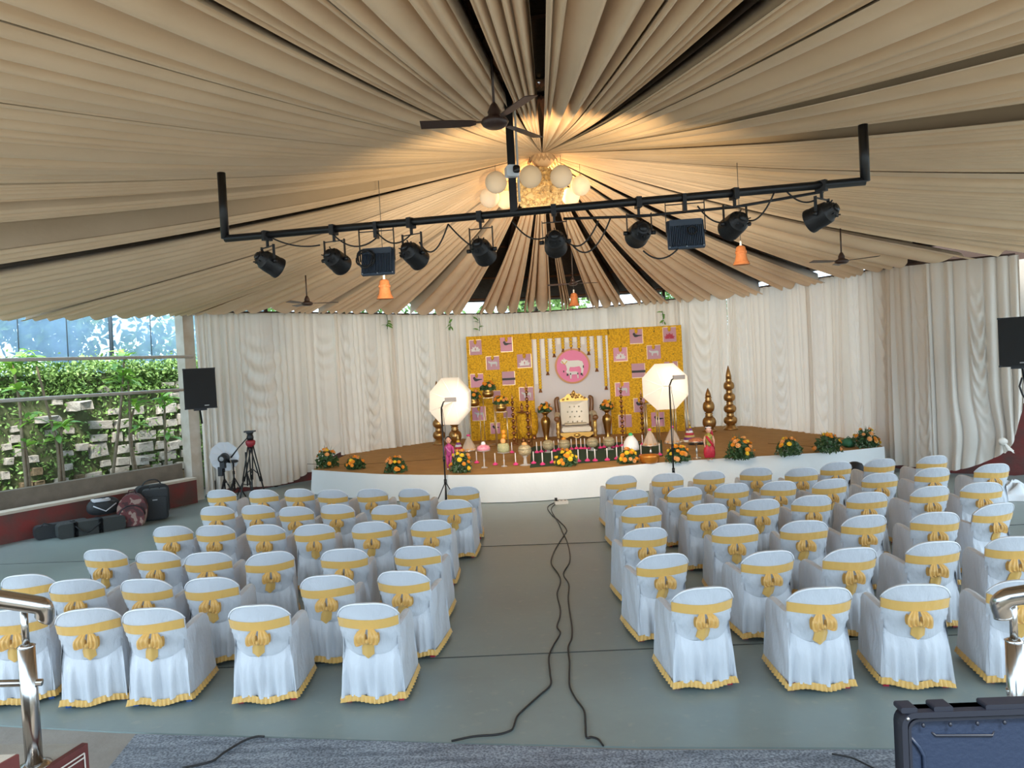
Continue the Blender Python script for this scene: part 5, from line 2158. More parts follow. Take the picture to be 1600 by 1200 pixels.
gift(757, 731, 704, 22, 'pink', 'pedestal tray heaped with pink sweets, left of the throne')
gift(788, 729, 707, 21, 'green', 'pedestal tray with pale green basket and orange topper')
gift(734, 722, 704, 24, 'cone', 'cone wrapped gift tray behind the mixed flowers at left')
gift(987, 716, 703, 25, 'dome', 'white domed gift tray with green bow right of the throne')
gift(1017, 713, 696, 26, 'cone', 'cone wrapped gift tray behind the orange bowl')
gift(1052, 712, 692, 26, 'cone', 'cone wrapped gift tray behind the right umbrella stand')
gift(1089, 716, 690, 26, 'red', 'silver pedestal tray of red sweets beside the red doll')


def lace_box(px, pb, pc, wpx, lab, topper=None):
    p = atz(px, pb, ZS)
    k = 1 / ppm(p.y)
    r = wpx * k / 2
    h = (pb - pc) * k
    t = thing('lace_pot', lab, 'gift pot', p, 0, 'round gold lace gift pots')
    MB().lathe([(r * .8, 0), (r * .8, .015), (r * .3, .03), (r * .22, h * .5), (r * .6, h - r * .8)], seg=16).build('stand', M_glass, t)
    MB().lathe([(r * .5, h - r * .9), (r * .9, h - r * .55), (r, h - .1 * r), (r * .97, h)], seg=20, ribs=10, rib=.05).build('pot', M_lace, t)
    MB().lathe([(r * 1.0, h), (r * .9, h + r * .35), (r * .5, h + r * .65), (r * .15, h + r * .72)], seg=20, ribs=10, rib=.06).build('lid', M_lace, t)
    if topper:
        MB().ball((0, 0, h + r * .75), (.06, .06, .05), 8, 5).build('topper', topper, t)


lace_box(821, 727, 702, 22, 'gold lace pot with peach flowers, leftmost of the pots', M_pe)
lace_box(857, 707, 694, 19, 'gold lace pot under the left floor vase')
lace_box(882, 706, 693, 19, 'gold lace pot with orange topper at the left foot of the throne', M_or)
lace_box(926, 704, 690, 19, 'gold lace pot at the right foot of the throne')
lace_box(952, 703, 689, 19, 'gold lace pot under the right floor vase')

# striped conical stacks
for (px, pb, hpx, wpx, lab) in ((717, 712, 34, 19, 'striped conical stack behind the pink doll'), (1078, 690, 34, 21, 'striped conical stack left of the red doll')):
    p = atz(px, pb, ZS)
    k = 1 / ppm(p.y)
    h, r = hpx * k, wpx * k / 2
    t = thing('striped_cone', lab, 'decoration', p, 0, 'striped conical stacks')
    cols = [M_white, mat('stripe_purple', (.22, .05, .24), .5), mat('stripe_gold', (.62, .42, .14), .5), M_redp, M_white, mat('stripe_purple', (.22, .05, .24), .5), M_ye]
    for i in range(7):
        a, b_ = i / 7, (i + 1) / 7
        r0, r1 = r * (1 - .82 * a), r * (1 - .82 * b_)
        MB().lathe([(r0, h * .72 * a), (r0 * 1.04, h * .72 * (a + .05)), (r1 * 1.05, h * .72 * (b_ - .01)), (r1, h * .72 * b_)], seg=18).build('tier', cols[i], t)
    MB().lathe([(r * .2, h * .72), (r * .24, h * .8), (r * .1, h * .88), (r * .14, h * .93), (.005, h)], seg=12).build('figurine', M_gold2, t)

# urli bowl
p = atz(1015, 723, ZS)
k = 1 / ppm(p.y)
r = 16 * k
t = thing('orange_bowl', 'wide shallow orange metal bowl on the stage edge', 'bowl', p)
MB().lathe([(r * .75, 0), (r * .92, .05), (r * .97, .12), (r * 1.0, .155), (r * .96, .165), (r * .80, .15), (r * .74, .11), (r * .3, .08), (.01, .08)], seg=30).build('bowl_body', mat('orange_metal', (.62, .22, .03), .3, .5), t)

# ---- dolls


def doll(px, pb, pt, kind, lab):
    p = atz(px, pb, ZS)
    k = 1 / ppm(p.y)
    h = (pb - pt) * k
    t = thing('doll', lab, 'doll', p)
    skin = mat('doll_skin', (.72, .38, .26), .5)
    hair = mat('doll_hair', (.01, .008, .01), .4)
    if kind == 'pink':
        body = mat('doll_pink', (.58, .07, .25), .5, var=(20, (.42, .04, .2), .2))
        low = body
    else:
        body = mat('doll_green', (.12, .22, .05), .5, var=(25, (.5, .32, .05), .2))
        low = mat('doll_red', (.55, .02, .04), .5, var=(15, (.4, .01, .03), .2))
    # continuous figure: torso to neck and head
    fig = MB()
    fig.lathe([(h * .07, h * .40), (h * .085, h * .46), (h * .075, h * .54), (h * .095, h * .64), (h * .11, h * .70), (h * .08, h * .74), (h * .035, h * .76), (h * .035, h * .79)], seg=16)
    fig.build('torso', body, t)
    head = MB().ball((0, 0, h * .875), (h * .078, h * .085, h * .105), 14, 10).build('head', skin, t)
    hr_ = MB().ball((0, h * .022, h * .905), (h * .088, h * .085, h * .092), 14, 10)
    hr_.ball((0, h * .09, h * .86), (h * .05, h * .04, h * .07), 10, 6)
    hr_.build('hair', hair, head)
    for sx in (-1, 1):
        MB().ball((sx * h * .03, -h * .078, h * .882), (h * .014, h * .008, h * .012), 8, 5).build('eye', M_white if kind == 'red' else hair, head)
        MB().ball((sx * h * .078, 0, h * .87), (h * .012, h * .015, h * .022), 6, 4).build('ear', skin, head)
    MB().ball((0, -h * .088, h * .862), (h * .010, h * .012, h * .014), 6, 4).build('nose', skin, head)
    MB().ball((0, -h * .078, h * .835), (h * .022, h * .008, h * .007), 8, 4).build('mouth', M_redp, head)
    for sx in (-1, 1):
        MB().tube([(sx * h * .10, 0, h * .69), (sx * h * .135, -h * .01, h * .56), (sx * h * .13, -h * .035, h * .44)], [h * .036, h * .030, h * .022], 8).build('arm', skin if kind == 'red' else body, t)
        ha = MB().ball((sx * h * .13, -h * .04, h * .425), (h * .018, h * .014, h * .026), 8, 6)
        for f_ in range(4):
            ha.tube([(sx * h * (.118 + f_ * .008), -h * .042, h * .41), (sx * h * (.118 + f_ * .008), -h * .047, h * .38)], h * .0045, 5)
        ha.build('hand', skin, t)
        if kind == 'pink':
            MB().tube([(sx * h * .045, 0, h * .44), (sx * h * .05, 0, h * .22), (sx * h * .05, 0, h * .06)], [h * .06, h * .045, h * .03], 10).build('leg', body, t)
        else:
            MB().grid(lambda u, v, sx=sx: (sx * h * .055 + h * (.055 + .055 * sin(pi * v * .8)) * cos(2 * pi * u), h * (.06 + .03 * sin(pi * v)) * sin(2 * pi * u) * (1 + .1 * sin(u * 38)), h * .44 - h * .36 * v), 24, 8, closeu=True).build('draped_trouser', low, t)
        MB().ball((sx * h * .05, -h * .03, h * .025), (h * .028, h * .06, h * .025), 8, 5).build('foot', skin if kind == 'red' else M_white, t)
    if kind == 'red':
        MB().tube([(-h * .09, -h * .07, h * .70), (0, -h * .11, h * .56), (h * .09, -h * .05, h * .44), (h * .14, h * .02, h * .30)], [h * .03, h * .035, h * .035, h * .03], 8).build('sash_cloth', low, t)
        MB().lathe([(h * .085, h * .93), (h * .088, h * .945), (h * .07, h * .955)], seg=14).build('white_headband', M_white, head)
        MB().tube([(h * .06, h * .06, h * .90), (h * .11, h * .09, h * .78), (h * .12, h * .08, h * .64)], [h * .03, h * .04, h * .03], 8).build('veil', low, head)
    else:
        MB().tube([(-h * .08, -h * .06, h * .70), (-h * .02, -h * .10, h * .60), (h * .06, -h * .08, h * .52)], h * .02, 6).build('dupatta', mat('doll_pink_light', (.75, .25, .45), .5), t)


doll(703, 734, 681, 'pink', 'doll in pink dress at the front left of the stage')
doll(1109, 719, 664, 'red', 'doll in red and green sari at the front right of the stage')
# dark cloth behind the red doll
p = atz(1092, 694, ZS)
m_ = MB().grid(lambda u, v: ((u - .5) * .5, (v - .5) * .25, .02 + .05 * sin(pi * u) * sin(pi * v) + .01 * sin(u * 17 + v * 5)), 16, 8)
m_.grid(lambda u, v: ((u - .5) * .5, (v - .5) * .25, 0), 2, 2, flip=True)
tag(m_.build('dark_bag', mat('dark_bag', (.02, .02, .025), .6), loc=p), 'flat dark bag on the carpet behind the red doll', 'bag')

# ---- photo umbrellas on light stands
M_umb = mat('umbrella_white', (.90, .84, .76), .6, trans=.55)


def photo_umbrella(px, py, rx, ry, ppole, Yb, aim, lab, powr):
    """(px,py) canopy centre, ppole pole head pixel; Yb depth"""
    c = aty(px, py, Yb + .5)
    hp = aty(ppole[0], ppole[1], Yb)
    fp = Vector((hp.x, hp.y, 0))
    t = thing('photo_umbrella', lab, 'photo light', fp, 0, 'white photo umbrellas on stands')
    l = c - fp
    # canopy: shallow 8 sided dome, concave side towards the lamp
    axis = Vector(aim).normalized()
    q = axis.to_track_quat('Z', 'Y').to_matrix().to_4x4()
    R_ = rx / ppm(Yb + .4)
    b_ = MB()
    SEG, RG = 8, 6
    b_.v.append((0, 0, .32 * R_))
    for j in range(1, RG + 1):
        rr = R_ * j / RG
        for i in range(SEG * 4):
            a = 2 * pi * (i / (SEG * 4)) + pi / 8
            f = i % 4 / 4
            oct_ = cos(pi / 8) / cos(((i % 4) / 4 - .5) * pi / 4)
            b_.v.append((cos(a) * rr * oct_, sin(a) * rr * oct_, .32 * R_ * (1 - (j / RG) ** 2)))
    n4 = SEG * 4
    for i in range(n4):
        b_.f.append((0, 1 + i, 1 + (i + 1) % n4))
    for j in range(RG - 1):
        for i in range(n4):
            a0 = 1 + j * n4
            b_.f.append((a0 + i, a0 + n4 + i, a0 + n4 + (i + 1) % n4, a0 + (i + 1) % n4))
    b_.v = [tuple((q @ Vector(v)) + l - axis * .15 * R_) for v in b_.v]
    cp = b_.build('canopy', M_umb, t)
    rb = MB()
    for i in range(8):
        a = 2 * pi * i / 8 + pi / 8
        pts = [q @ Vector((cos(a) * R_ * s, sin(a) * R_ * s, .32 * R_ * (1 - s * s) - .01)) + l - axis * .15 * R_ for s in (0, .33, .66, 1)]
        rb.tube(pts, .004, 4)
    rb.build('ribs', M_white, cp)
    MB().tube([l + axis * .1 * R_, Vector((hp.x, hp.y, hp.z)) - fp - axis * .1], .006, 6).build('shaft', M_silver, t)
    # stand
    hz = hp.z
    MB().tube([(0, 0, .0), (0, 0, hz)], .016, 8).build('pole', M_blk, t)
    MB().tube([(0, 0, .9), (0, 0, 1.0)], .026, 8).build('collar', M_blk, t)
    MB().tube([(0, 0, .45), (0, 0, .55)], .028, 8).build('collar', M_blk, t)
    for i in range(3):
        a = 2 * pi * i / 3 + .5
        MB().tube([(0, 0, .5), (cos(a) * .28, sin(a) * .24, .01)], .010, 6).build('leg', M_blk, t)
    # lamp head on an arm
    lh = Vector((0, 0, hz)) + Vector((.14, 0, .14))
    MB().tube([(0, 0, hz), (.05, 0, hz + .12), (.14, -.01, hz + .16)], .016, 6).build('arm', M_blk, t)
    MB().box((.19, 0, hz + .16), (.22, .10, .085)).build('lamp_head', mat('lamp_grey', (.28, .24, .22), .5), t, smooth=False)
    MB().box((.19, .055, hz + .16), (.18, .012, .06)).build('lamp_glass', mat('photo_lamp_glow', (1, .9, .75), .4, emit=((1, .86, .66), 8)), t, smooth=False)
    ld = bpy.data.lights.new('photo_lamp_light', 'SPOT')
    ld.energy = powr
    ld.color = (1.0, .82, .60)
    ld.spot_size = radians(130)
    ld.spot_blend = .6
    ld.shadow_soft_size = .05
    lo = bpy.data.objects.new('photo_lamp_light', ld)
    COL.objects.link(lo)
    lo.parent = t
    lo.location = (.19, .075, hz + .16)
    tgt = l + axis * .1 * R_
    d = (tgt - Vector(lo.location))
    lo.rotation_euler = d.to_track_quat('-Z', 'Y').to_euler()
    MB().tube([(0.02, -.02, hz), (.06, -.05, hz - .4), (.03, -.03, hz - .9), (.0, -.03, .6)], .005, 5).build('cord', M_cab, t)


photo_umbrella(706, 627, 40, 40, (689.5, 638), 14.4, (.45, 1, -.12), 'white photo umbrella on a black stand at the left of the stage', 18)
photo_umbrella(1038, 604, 39, 39, (1046, 603), 14.3, (-.05, 1, -.05), 'white photo umbrella on a black stand at the right of the stage', 18)

# small ivy sprigs pinned on the curtain top
for k, (px, py, lab) in enumerate(((605, 499, 'dark leaf sprig pinned at the curtain top, left'), (703, 502, 'dark leaf sprig above the left edge of the backdrop'), (749, 503, 'tiny dark leaf sprig over the backdrop top left'),
                                   (1035, 492, 'dark leaf sprig above the right end of the backdrop'))):
    tt = tpx(px)
    q = catmull(CURW, tt)
    p = aty(px, py + 4, q[1] - .3)
    t = thing('leaf_sprig', lab, 'leaf sprig', p, 0, 'dark leaf sprigs on the curtain top')
    MB().tube([(0, 0, .2), (.02, 0, 0), (-.01, 0, -.2)], .008, 4).build('twig', M_grn, t)
    for j in range(6):
        lo = meshobj('leaf', LEAFM[1], t)
        lo.location = (frn.uniform(-.06, .06), -.02, frn.uniform(-.2, .16))
        lo.scale = (.2, .2, .2)
        lo.rotation_euler = (frn.uniform(-1, 1), frn.uniform(-1, 1), frn.uniform(0, 6))

# ================================================================== LEFT: SPEAKER, TRIPODS, BAGS
M_spk = mat('speaker_black', (.012, .012, .013), .6, bump=(80, .2))


def speaker(c, w_, d_, h_, rot, lab, horn=False):
    t = thing('loudspeaker', lab, 'loudspeaker', c, rot)
    pts = [(-w_ / 2, -d_ / 2), (w_ / 2, -d_ / 2), (w_ * .36, d_ / 2), (-w_ * .36, d_ / 2)]
    MB().prism(pts, -h_ / 2, h_ / 2, axis='z').build('cabinet', M_spk, t, smooth=False)
    g_ = MB().rbox((0, -d_ / 2 - .008, 0), (w_ * .92, .016, h_ * .94), .02).build('grille', mat('grille_black', (.018, .018, .018), .8, bump=(220, .6)), t, smooth=False)
    MB().box((w_ * .18, -d_ / 2 - .018, -h_ * .42), (.09, .006, .018)).build('badge', mat('badge_grey', (.4, .4, .4), .4), t, smooth=False)
    for sx in (-1, 1):
        for sz in (-1, 1):
            MB().box((sx * w_ * .47, -d_ / 2 + .01, sz * h_ * .485), (.045, .04, .03)).build('corner_guard', M_blk, t, smooth=False)
    MB().box((0, 0, -h_ / 2 - .02), (w_ * .4, d_ * .4, .04)).build('mount_plate', M_blk, t, smooth=False)
    MB().tube([(0, d_ * .3, -h_ * .2), (0, d_ * .75, -h_ * .3), (.05, d_ * .9, -h_ * .9)], .02, 6).build('bracket', M_blk, t)
    return t


c = aty(311, 607, 15.4)
speaker(c, .62, .42, .84, radians(28), 'black loudspeaker on the corner post beside the garden opening')
c = aty(1590, 534, 12.6)
speaker(c, .50, .46, .84, -radians(40), 'black loudspeaker at the right edge beside the tied curtain')
# cable hanging off right speaker
p0 = aty(1597, 590, 12.8)
tag(MB().tube([(0, 0, 0), (-.05, 0, -.15), (.0, 0, -.3), (.08, 0, -.42)], .016, 6).build('speaker_cable', M_cab, loc=p0), 'black cable hanging below the right loudspeaker', 'cable')


def light_stand(px, pb, pt, lab, tilt=0.0, spread=.26, parent=None):
    p = atz(px, pb, 0)
    k = 1 / ppm(p.y)
    h = (pb - pt) * k
    t = thing('light_stand', lab, 'stand', p, 0, 'black stands at the left curtain')
    MB().tube([(0, 0, .25), (0, 0, h)], .018, 8).build('pole', M_blk, t)
    for z in (h * .45, h * .7):
        MB().tube([(0, 0, z), (0, 0, z + .07)], .03, 8).build('collar', M_blk, t)
    for i in range(3):
        a = 2 * pi * i / 3 + tilt
        MB().tube([(0, 0, .55), (cos(a) * spread, sin(a) * spread, .012)], .014, 6).build('leg', M_blk, t)
        MB().tube([(0, 0, .28), (cos(a) * spread * .5, sin(a) * spread * .5, .30)], .010, 6).build('brace', M_blk, t)
    return t, h, p, k


# flash with small white umbrella
t, h, p, k = light_stand(353, 786, 716, 'black light stand carrying the small white umbrella', .2)
u = thing('flash_umbrella', 'small white reflector umbrella with black flash on a stand', 'photo light', (p.x, p.y, h))
R_ = 24 * k
b_ = MB()
n4 = 40
b_.v.append((0, .28 * R_, 0))
for j in range(1, 6):
    for i in range(n4):
        a = 2 * pi * i / n4
        o8 = cos(pi / 10) / cos(((i % 4) / 4 - .5) * 2 * pi / 10)
        b_.v.append((cos(a) * R_ * j / 5 * o8, .28 * R_ * (1 - (j / 5) ** 2), sin(a) * R_ * j / 5 * o8))
for i in range(n4):
    b_.f.append((0, 1 + (i + 1) % n4, 1 + i))
for j in range(4):
    for i in range(n4):
        a0 = 1 + j * n4
        b_.f.append((a0 + i, a0 + (i + 1) % n4, a0 + n4 + (i + 1) % n4, a0 + n4 + i))
b_.v = [(x - .02, y + .12, z + .03) for x, y, z in b_.v]
cpy = b_.build('canopy', mat('umbrella_cool', (.82, .84, .88), .6, trans=.3), u)
rb = MB()
for i in range(10):
    a = 2 * pi * (i + .5) / 10
    rb.tube([(-.02, .12 + .28 * R_, .03), (cos(a) * R_ * .6 - .02, .12 + .28 * R_ * .6, sin(a) * R_ * .6 + .03), (cos(a) * R_ - .02, .12, sin(a) * R_ + .03)], .004, 4)
rb.build('ribs', M_white, cpy)
MB().lathe([(.07, -.10), (.09, -.08), (.10, .0), (.12, .08), (.10, .085)], seg=18, M=Matrix.Rotation(-pi / 2, 4, 'X')).build('flash_head', M_blk2, u)
MB().lathe([(.045, -.105), (.05, -.102), (.04, -.098)], seg=14, M=Matrix.Rotation(-pi / 2, 4, 'X')).build('rear_dial', mat('dial_grey', (.3, .3, .3), .4), u)
MB().box((0, -.03, -.13), (.10, .12, .16)).build('bracket', M_blk2, u, smooth=False)
MB().box((-.06, -.04, -.28), (.10, .05, .2)).build('hanging_pack', M_blk2, u, smooth=False)
light_stand(338, 777, 722, 'black light stand left of the small white umbrella', .9)
t, h, p, k = light_stand(368, 784, 722, 'black light stand right of the small white umbrella', .5)
MB().lathe([(.10, h), (.12, h + .02), (.10, h + .05), (.03, h + .06)], seg=14).build('flat_top', M_blk2, t)
light_stand(388, 776, 706, 'folded black light stand next to the tripod', 1.3)

# video tripod with red spider
p = atz(398, 800, 0)
p.y -= 0
k = 1 / ppm(p.y)
t = thing('video_tripod', 'tall black video tripod with red bowl and pan handle', 'tripod', p)
hh = (800 - 690) * k
M_rt = mat('tripod_red', (.30, .02, .03), .45)
for (ex, ey) in ((.42, -.30), (-.14, .30), (-.30, -.12)):
    for s_ in (-.018, .018):
        MB().tube([(s_ * 2, 0, hh), (ex * .55 + s_, ey * .55, hh * .45)], .014, 6).build('leg_tube', M_blk, t)
    MB().tube([(ex * .5, ey * .5, hh * .52), (ex, ey, .01)], .016, 6).build('leg', M_blk, t)
    MB().ball((ex, ey, .02), (.035, .035, .02), 8, 4).build('rubber_foot', M_blk, t)
    MB().tube([(0, 0, hh * .62), (ex * .42, ey * .42, hh * .55)], .010, 6).build('spreader', M_blk, t)
MB().lathe([(.05, hh - .10), (.09, hh - .05), (.10, hh + .01), (.08, hh + .04)], seg=16).build('bowl', M_rt, t)
MB().lathe([(.06, hh + .04), (.07, hh + .10), (.05, hh + .16), (.07, hh + .18), (.07, hh + .21)], seg=16).build('fluid_head', M_blk2, t)
MB().box((0, 0, hh + .22), (.20, .14, .03)).build('camera_plate', M_blk, t, smooth=False)
MB().tube([(0, 0, hh + .15), (-.22, -.1, hh - .10), (-.36, -.15, hh - .28)], [.012, .012, .02], 6).build('pan_handle', M_blk, t)
pts = [(-.38, -.15, hh - .25), (-.33, -.2, hh - .5), (-.36, -.15, hh - .75), (-.5, -.1, hh - .8)]
MB().tube([catmull(pts, i / 10) for i in range(11)], .006, 5).build('cord', mat('cord_tan', (.35, .28, .2), .6), t)

# bags along the low wall
M_bag = mat('bag_black', (.022, .024, .026), .65, bump=(40, .3))
M_bagg = mat('bag_grey', (.035, .04, .038), .7, bump=(40, .3))


def wall_place(px, py):
    return atz(px, py, 0)


def rounded(t, name, c, s, r, m):
    o = MB().rbox(c, s, r, 4).build(name, m, t)
    return sharp(o, 50)


pA, pB = atz(95, 843, 0), atz(200, 825, 0)
d = (pB - pA)
L_ = d.length
t = thing('long_stand_bag', 'long black padded equipment bag lying by the low red wall', 'bag', (pA + pB) / 2 + wn * .12, atan2(d.y, d.x))
bm = MB().rbox((0, 0, .13), (L_, .27, .26), .06, 4).build('bag_body', M_bagg, t)
sharp(bm, 50)
for sx in (-.25, .12):
    MB().rbox((sx * L_, 0, .132), (.045, .285, .272), .06, 4).build('strap', M_bag, bm)
MB().tube([catmull([(-.25 * L_, -.14, .2), (-.1 * L_, -.17, .06), (.12 * L_, -.14, .2)], i / 10) for i in range(11)], .014, 5).build('carry_handle', M_bag, t)
MB().box((0, -.02, .262), (L_ * .9, .012, .006)).build('zip', mat('zip_dark', (.08, .08, .08), .4), t, smooth=False)
pC = atz(84, 842, 0) + wn * .08
t = thing('stand_bag', 'shorter dark equipment bag poking out left of the long bag', 'bag', pC, atan2(d.y, d.x))
sharp(MB().rbox((.2, .10, .13), (.9, .2, .25), .08, 4).build('bag_body', M_bag, t), 50)
MB().tube([(-.2, .02, .2), (-.1, -.02, .3), (.05, .02, .24)], .012, 5).build('carry_handle', M_bag, t)
# camera bag on top
pD = atz(172, 826, 0) + wn * .16
t = thing('camera_bag', 'small black and white bag resting on the long equipment bag', 'bag', (pD.x, pD.y, .265), atan2(d.y, d.x))
m_ = MB().grid(lambda u, v: (.30 * cos(2 * pi * u) * sin(pi * v) ** .6, .12 * sin(2 * pi * u) * sin(pi * v) ** .6, .15 * (1 - cos(pi * v)) * (1 + .12 * sin(u * 19))), 24, 10, closeu=True)
m_.build('bag_body', M_bag, t)
MB().rbox((-.05, -.02, .29), (.3, .2, .05), .02).build('white_flap', mat('flap_white', (.6, .6, .62), .5), t)
MB().tube([(-.2, -.1, .2), (0, -.14, .08), (.2, -.1, .2)], .012, 5).build('strap', mat('flap_white', (.6, .6, .62), .5), t)


def camo():
    m = bpy.data.materials.new('maroon_camo')
    m.use_nodes = True
    nt = m.node_tree
    b = nt.nodes['Principled BSDF']
    tc = nt.nodes.new('ShaderNodeTexCoord')
    n = nt.nodes.new('ShaderNodeTexNoise')
    n.inputs['Scale'].default_value = 7
    n.inputs['Detail'].default_value = 1
    r = nt.nodes.new('ShaderNodeValToRGB')
    r.color_ramp.interpolation = 'CONSTANT'
    r.color_ramp.elements[0].color = (.06, .02, .02, 1)
    r.color_ramp.elements[1].position = .45
    r.color_ramp.elements[1].color = (.13, .03, .03, 1)
    e = r.color_ramp.elements.new(.57)
    e.color = (.30, .20, .16, 1)
    nt.links.new(tc.outputs['Object'], n.inputs['Vector'])
    nt.links.new(n.outputs['Fac'], r.inputs['Fac'])
    nt.links.new(r.outputs['Color'], b.inputs['Base Color'])
    b.inputs['Roughness'].default_value = .7
    return m


M_camo = camo()
pE = atz(213, 821, 0) + wn * .08
t = thing('backpack', 'maroon camouflage backpack standing by the low red wall', 'backpack', pE, atan2(d.y, d.x) - .35)


def bpk(w_, h_, dp):
    return [(w_ * cos(a) * (1 if sin(a) < 0 else 1), h_ * .5 + h_ * .5 * (sin(a) if sin(a) > 0 else max(-1, sin(a) * 1.4))) for a in [2 * pi * i / 28 for i in range(28)]]


sharp(MB().prism(bpk(.26, .62, .3), -.15, .15).build('main_pouch', M_camo, t), 50)
pk = MB().prism([(x * .82, .02 + z * .62) for x, z in bpk(.26, .62, .3)], -.22, -.15).build('front_pocket', M_camo, t)
sharp(pk, 50)
MB().tube([(x * .86, -.19, .02 + z * .64) for x, z in bpk(.26, .62, .3)[:15]], .010, 5).build('zip', M_bag, t)
MB().tube([(-.07, .05, .6), (-.05, .05, .68), (.05, .05, .68), (.07, .05, .6)], .014, 6).build('top_handle', M_camo, t)
pF = atz(247, 812, 0) + wn * .05
t = thing('trolley_bag', 'black trolley suitcase with grey badge by the low red wall', 'suitcase', pF, atan2(d.y, d.x) - .3)
sharp(MB().rbox((0, .02, .32), (.46, .28, .60), .06, 4).build('case_body', M_bag, t), 50)
sharp(MB().rbox((0, -.14, .27), (.40, .06, .42), .05, 4).build('front_pocket', M_bag, t), 50)
MB().box((.0, -.175, .42), (.09, .006, .022)).build('badge', mat('badge_grey', (.4, .4, .4), .4), t, smooth=False)
MB().tube([(-.09, .02, .61), (-.08, .02, .67), (.08, .02, .67), (.09, .02, .61)], .016, 6).build('handle', M_bag, t)
for sx in (-1, 1):
    MB().tube([(sx * .17, -.03, .028), (sx * .17, .06, .028)], .028, 10).build('wheel', M_blk, t)
pG = atz(228, 806, 0) - wn * .12
t = thing('duffel_bag', 'black duffel bag propped behind the camouflage backpack', 'bag', pG, atan2(d.y, d.x))
sharp(MB().rbox((.1, .1, .32), (.62, .22, .62), .12, 4).build('bag_body', M_bag, t), 50)
MB().tube([catmull([(-.1, .1, .6), (.0, .08, .72), (.2, .08, .72), (.3, .1, .6)], i / 10) for i in range(11)], .014, 5).build('handle', M_bag, t)

# ================================================================== RIGHT SMALL THINGS
kp = aty(1566, 690, 13.9)
t = thing('curtain_knot', 'knotted tail of the tied-back curtain over the red wall', 'knot', kp)
MB().grid(lambda u, v: ((.085 + .02 * sin(u * 19 + v * 5)) * sin(pi * v) * cos(2 * pi * u), .06 * sin(pi * v) * sin(2 * pi * u), -.075 * cos(pi * v)), 24, 10, closeu=True).build('knot', M_curtain, t)
MB().grid(lambda u, v: (.03 + .10 * v + (.03 + .05 * v) * cos(2 * pi * u) * (1 + .3 * sin(u * 31)), (.03 + .03 * v) * sin(2 * pi * u), -.03 - .17 * v + .03 * sin(u * 12) * v), 30, 8, closeu=True).build('cloth_tail', M_curtain, t)
p = atz(1583, 778, 0)
t = thing('cloth_heap', 'crumpled white cloth heap on the floor by the red wall', 'cloth', p)
cr2 = random.Random(3)
phs = [cr2.uniform(0, 6) for _ in range(4)]
MB().grid(lambda u, v: (.55 * cos(2 * pi * u) * v * (1 + .15 * sin(5 * u * 6.28 + phs[0])), .35 * sin(2 * pi * u) * v * (1 + .15 * sin(4 * u * 6.28)), max(.004, (.22 * (1 - v ** 1.6)) * (1 + .35 * sin(u * 31 + v * 9)) + .03 * sin(v * 15 + u * 12))), 48, 14, closeu=True).build('cloth', mat('cloth_white', (.72, .72, .72), .6), t)
p = aty(1337, 762, 12.9)
t = thing('black_drum', 'black round-topped speaker cabinet standing behind the right chairs', 'speaker', (p.x, p.y, 0))
MB().lathe([(.14, 0), (.16, .02), (.16, .50), (.155, .60), (.12, .67), (.05, .70), (.01, .705)], seg=20).build('drum_body', M_spk, t)
MB().lathe([(.162, .48), (.168, .50), (.162, .52)], seg=20).build('rim_band', M_blk, t)

# ================================================================== FLOOR CABLES, POWER STRIP


def gpath(pts):
    w = [atz(x, y, 0) for x, y in pts]
    n_ = len(w) * 6
    return [Vector(catmull([tuple(q) for q in w], i / n_)) for i in range(n_ + 1)]


def c7(L):
    return [(700 + x * .3667, 760 + y * .3667) for x, y in L]


CA = c7([(455, 70), (425, 90), (440, 120), (475, 150), (505, 185), (495, 210), (475, 240), (450, 285), (440, 330), (470, 375), (480, 410), (465, 460), (478, 520), (478, 555), (465, 600), (478, 630), (450, 680), (430, 730),
         (435, 800), (437, 850), (390, 895), (340, 940), (295, 985), (280, 1030), (265, 1048), (210, 1064), (110, 1072), (15, 1092)])
CB = c7([(460, 75), (440, 100), (470, 155), (490, 200), (505, 230), (518, 280), (518, 325), (492, 375), (515, 420), (512, 480), (520, 545), (528, 600), (527, 650), (512, 690), (518, 750), (517, 810), (520, 860), (545, 910),
         (580, 960), (586, 1020), (590, 1075), (612, 1075), (640, 1085), (662, 1112)])
for L, lab in ((CA, 'black floor cable veering left towards the granite slab'), (CB, 'black floor cable running straighter down the aisle')):
    P = gpath(L)
    o0 = P[0].copy()
    tag(MB().tube([q - o0 + Vector((0, 0, .009 if q.y > 5.5 else .012)) for q in P], .008, 6).build('floor_cable', M_cab, loc=o0), lab, 'cable', 'black cables on the aisle floor')
P = [atz(*q, .045) for q in [(285, 1200), (330, 1190), (350, 1176), (380, 1158), (400, 1151), (413, 1151)]]
o0 = P[0].copy()
tag(MB().tube([Vector(catmull([tuple(q - o0) for q in P], i / 20)) for i in range(21)], .008, 6).build('floor_cable', M_cab, loc=o0), 'black cable curling across the granite slab at bottom left', 'cable')
P = [atz(*q, .045) for q in [(1300, 1178), (1330, 1184), (1352, 1194), (1368, 1202)]]
o0 = P[0].copy()
tag(MB().tube([Vector(catmull([tuple(q - o0) for q in P], i / 20)) for i in range(21)], .006, 6).build('floor_cable', M_cab, loc=o0), 'short thin black cable on the slab beside the open case', 'cable')
p = atz(877, 787, 0)
t = thing('power_strip', 'white power strip with black plug at the foot of the stage', 'power strip', p, .1)
MB().rbox((0, 0, .03), (.26, .14, .06), .012).build('casing', mat('strip_white', (.70, .64, .56), .5), t, smooth=False)
for k in range(3):
    MB().lathe([(.022, .058), (.024, .063), (.018, .064)], (-.07 + k * .075, 0, 0), 10).build('socket', M_blk2, t)
MB().box((-.10, .0, .09), (.045, .05, .06)).build('plug', M_blk, t, smooth=False)

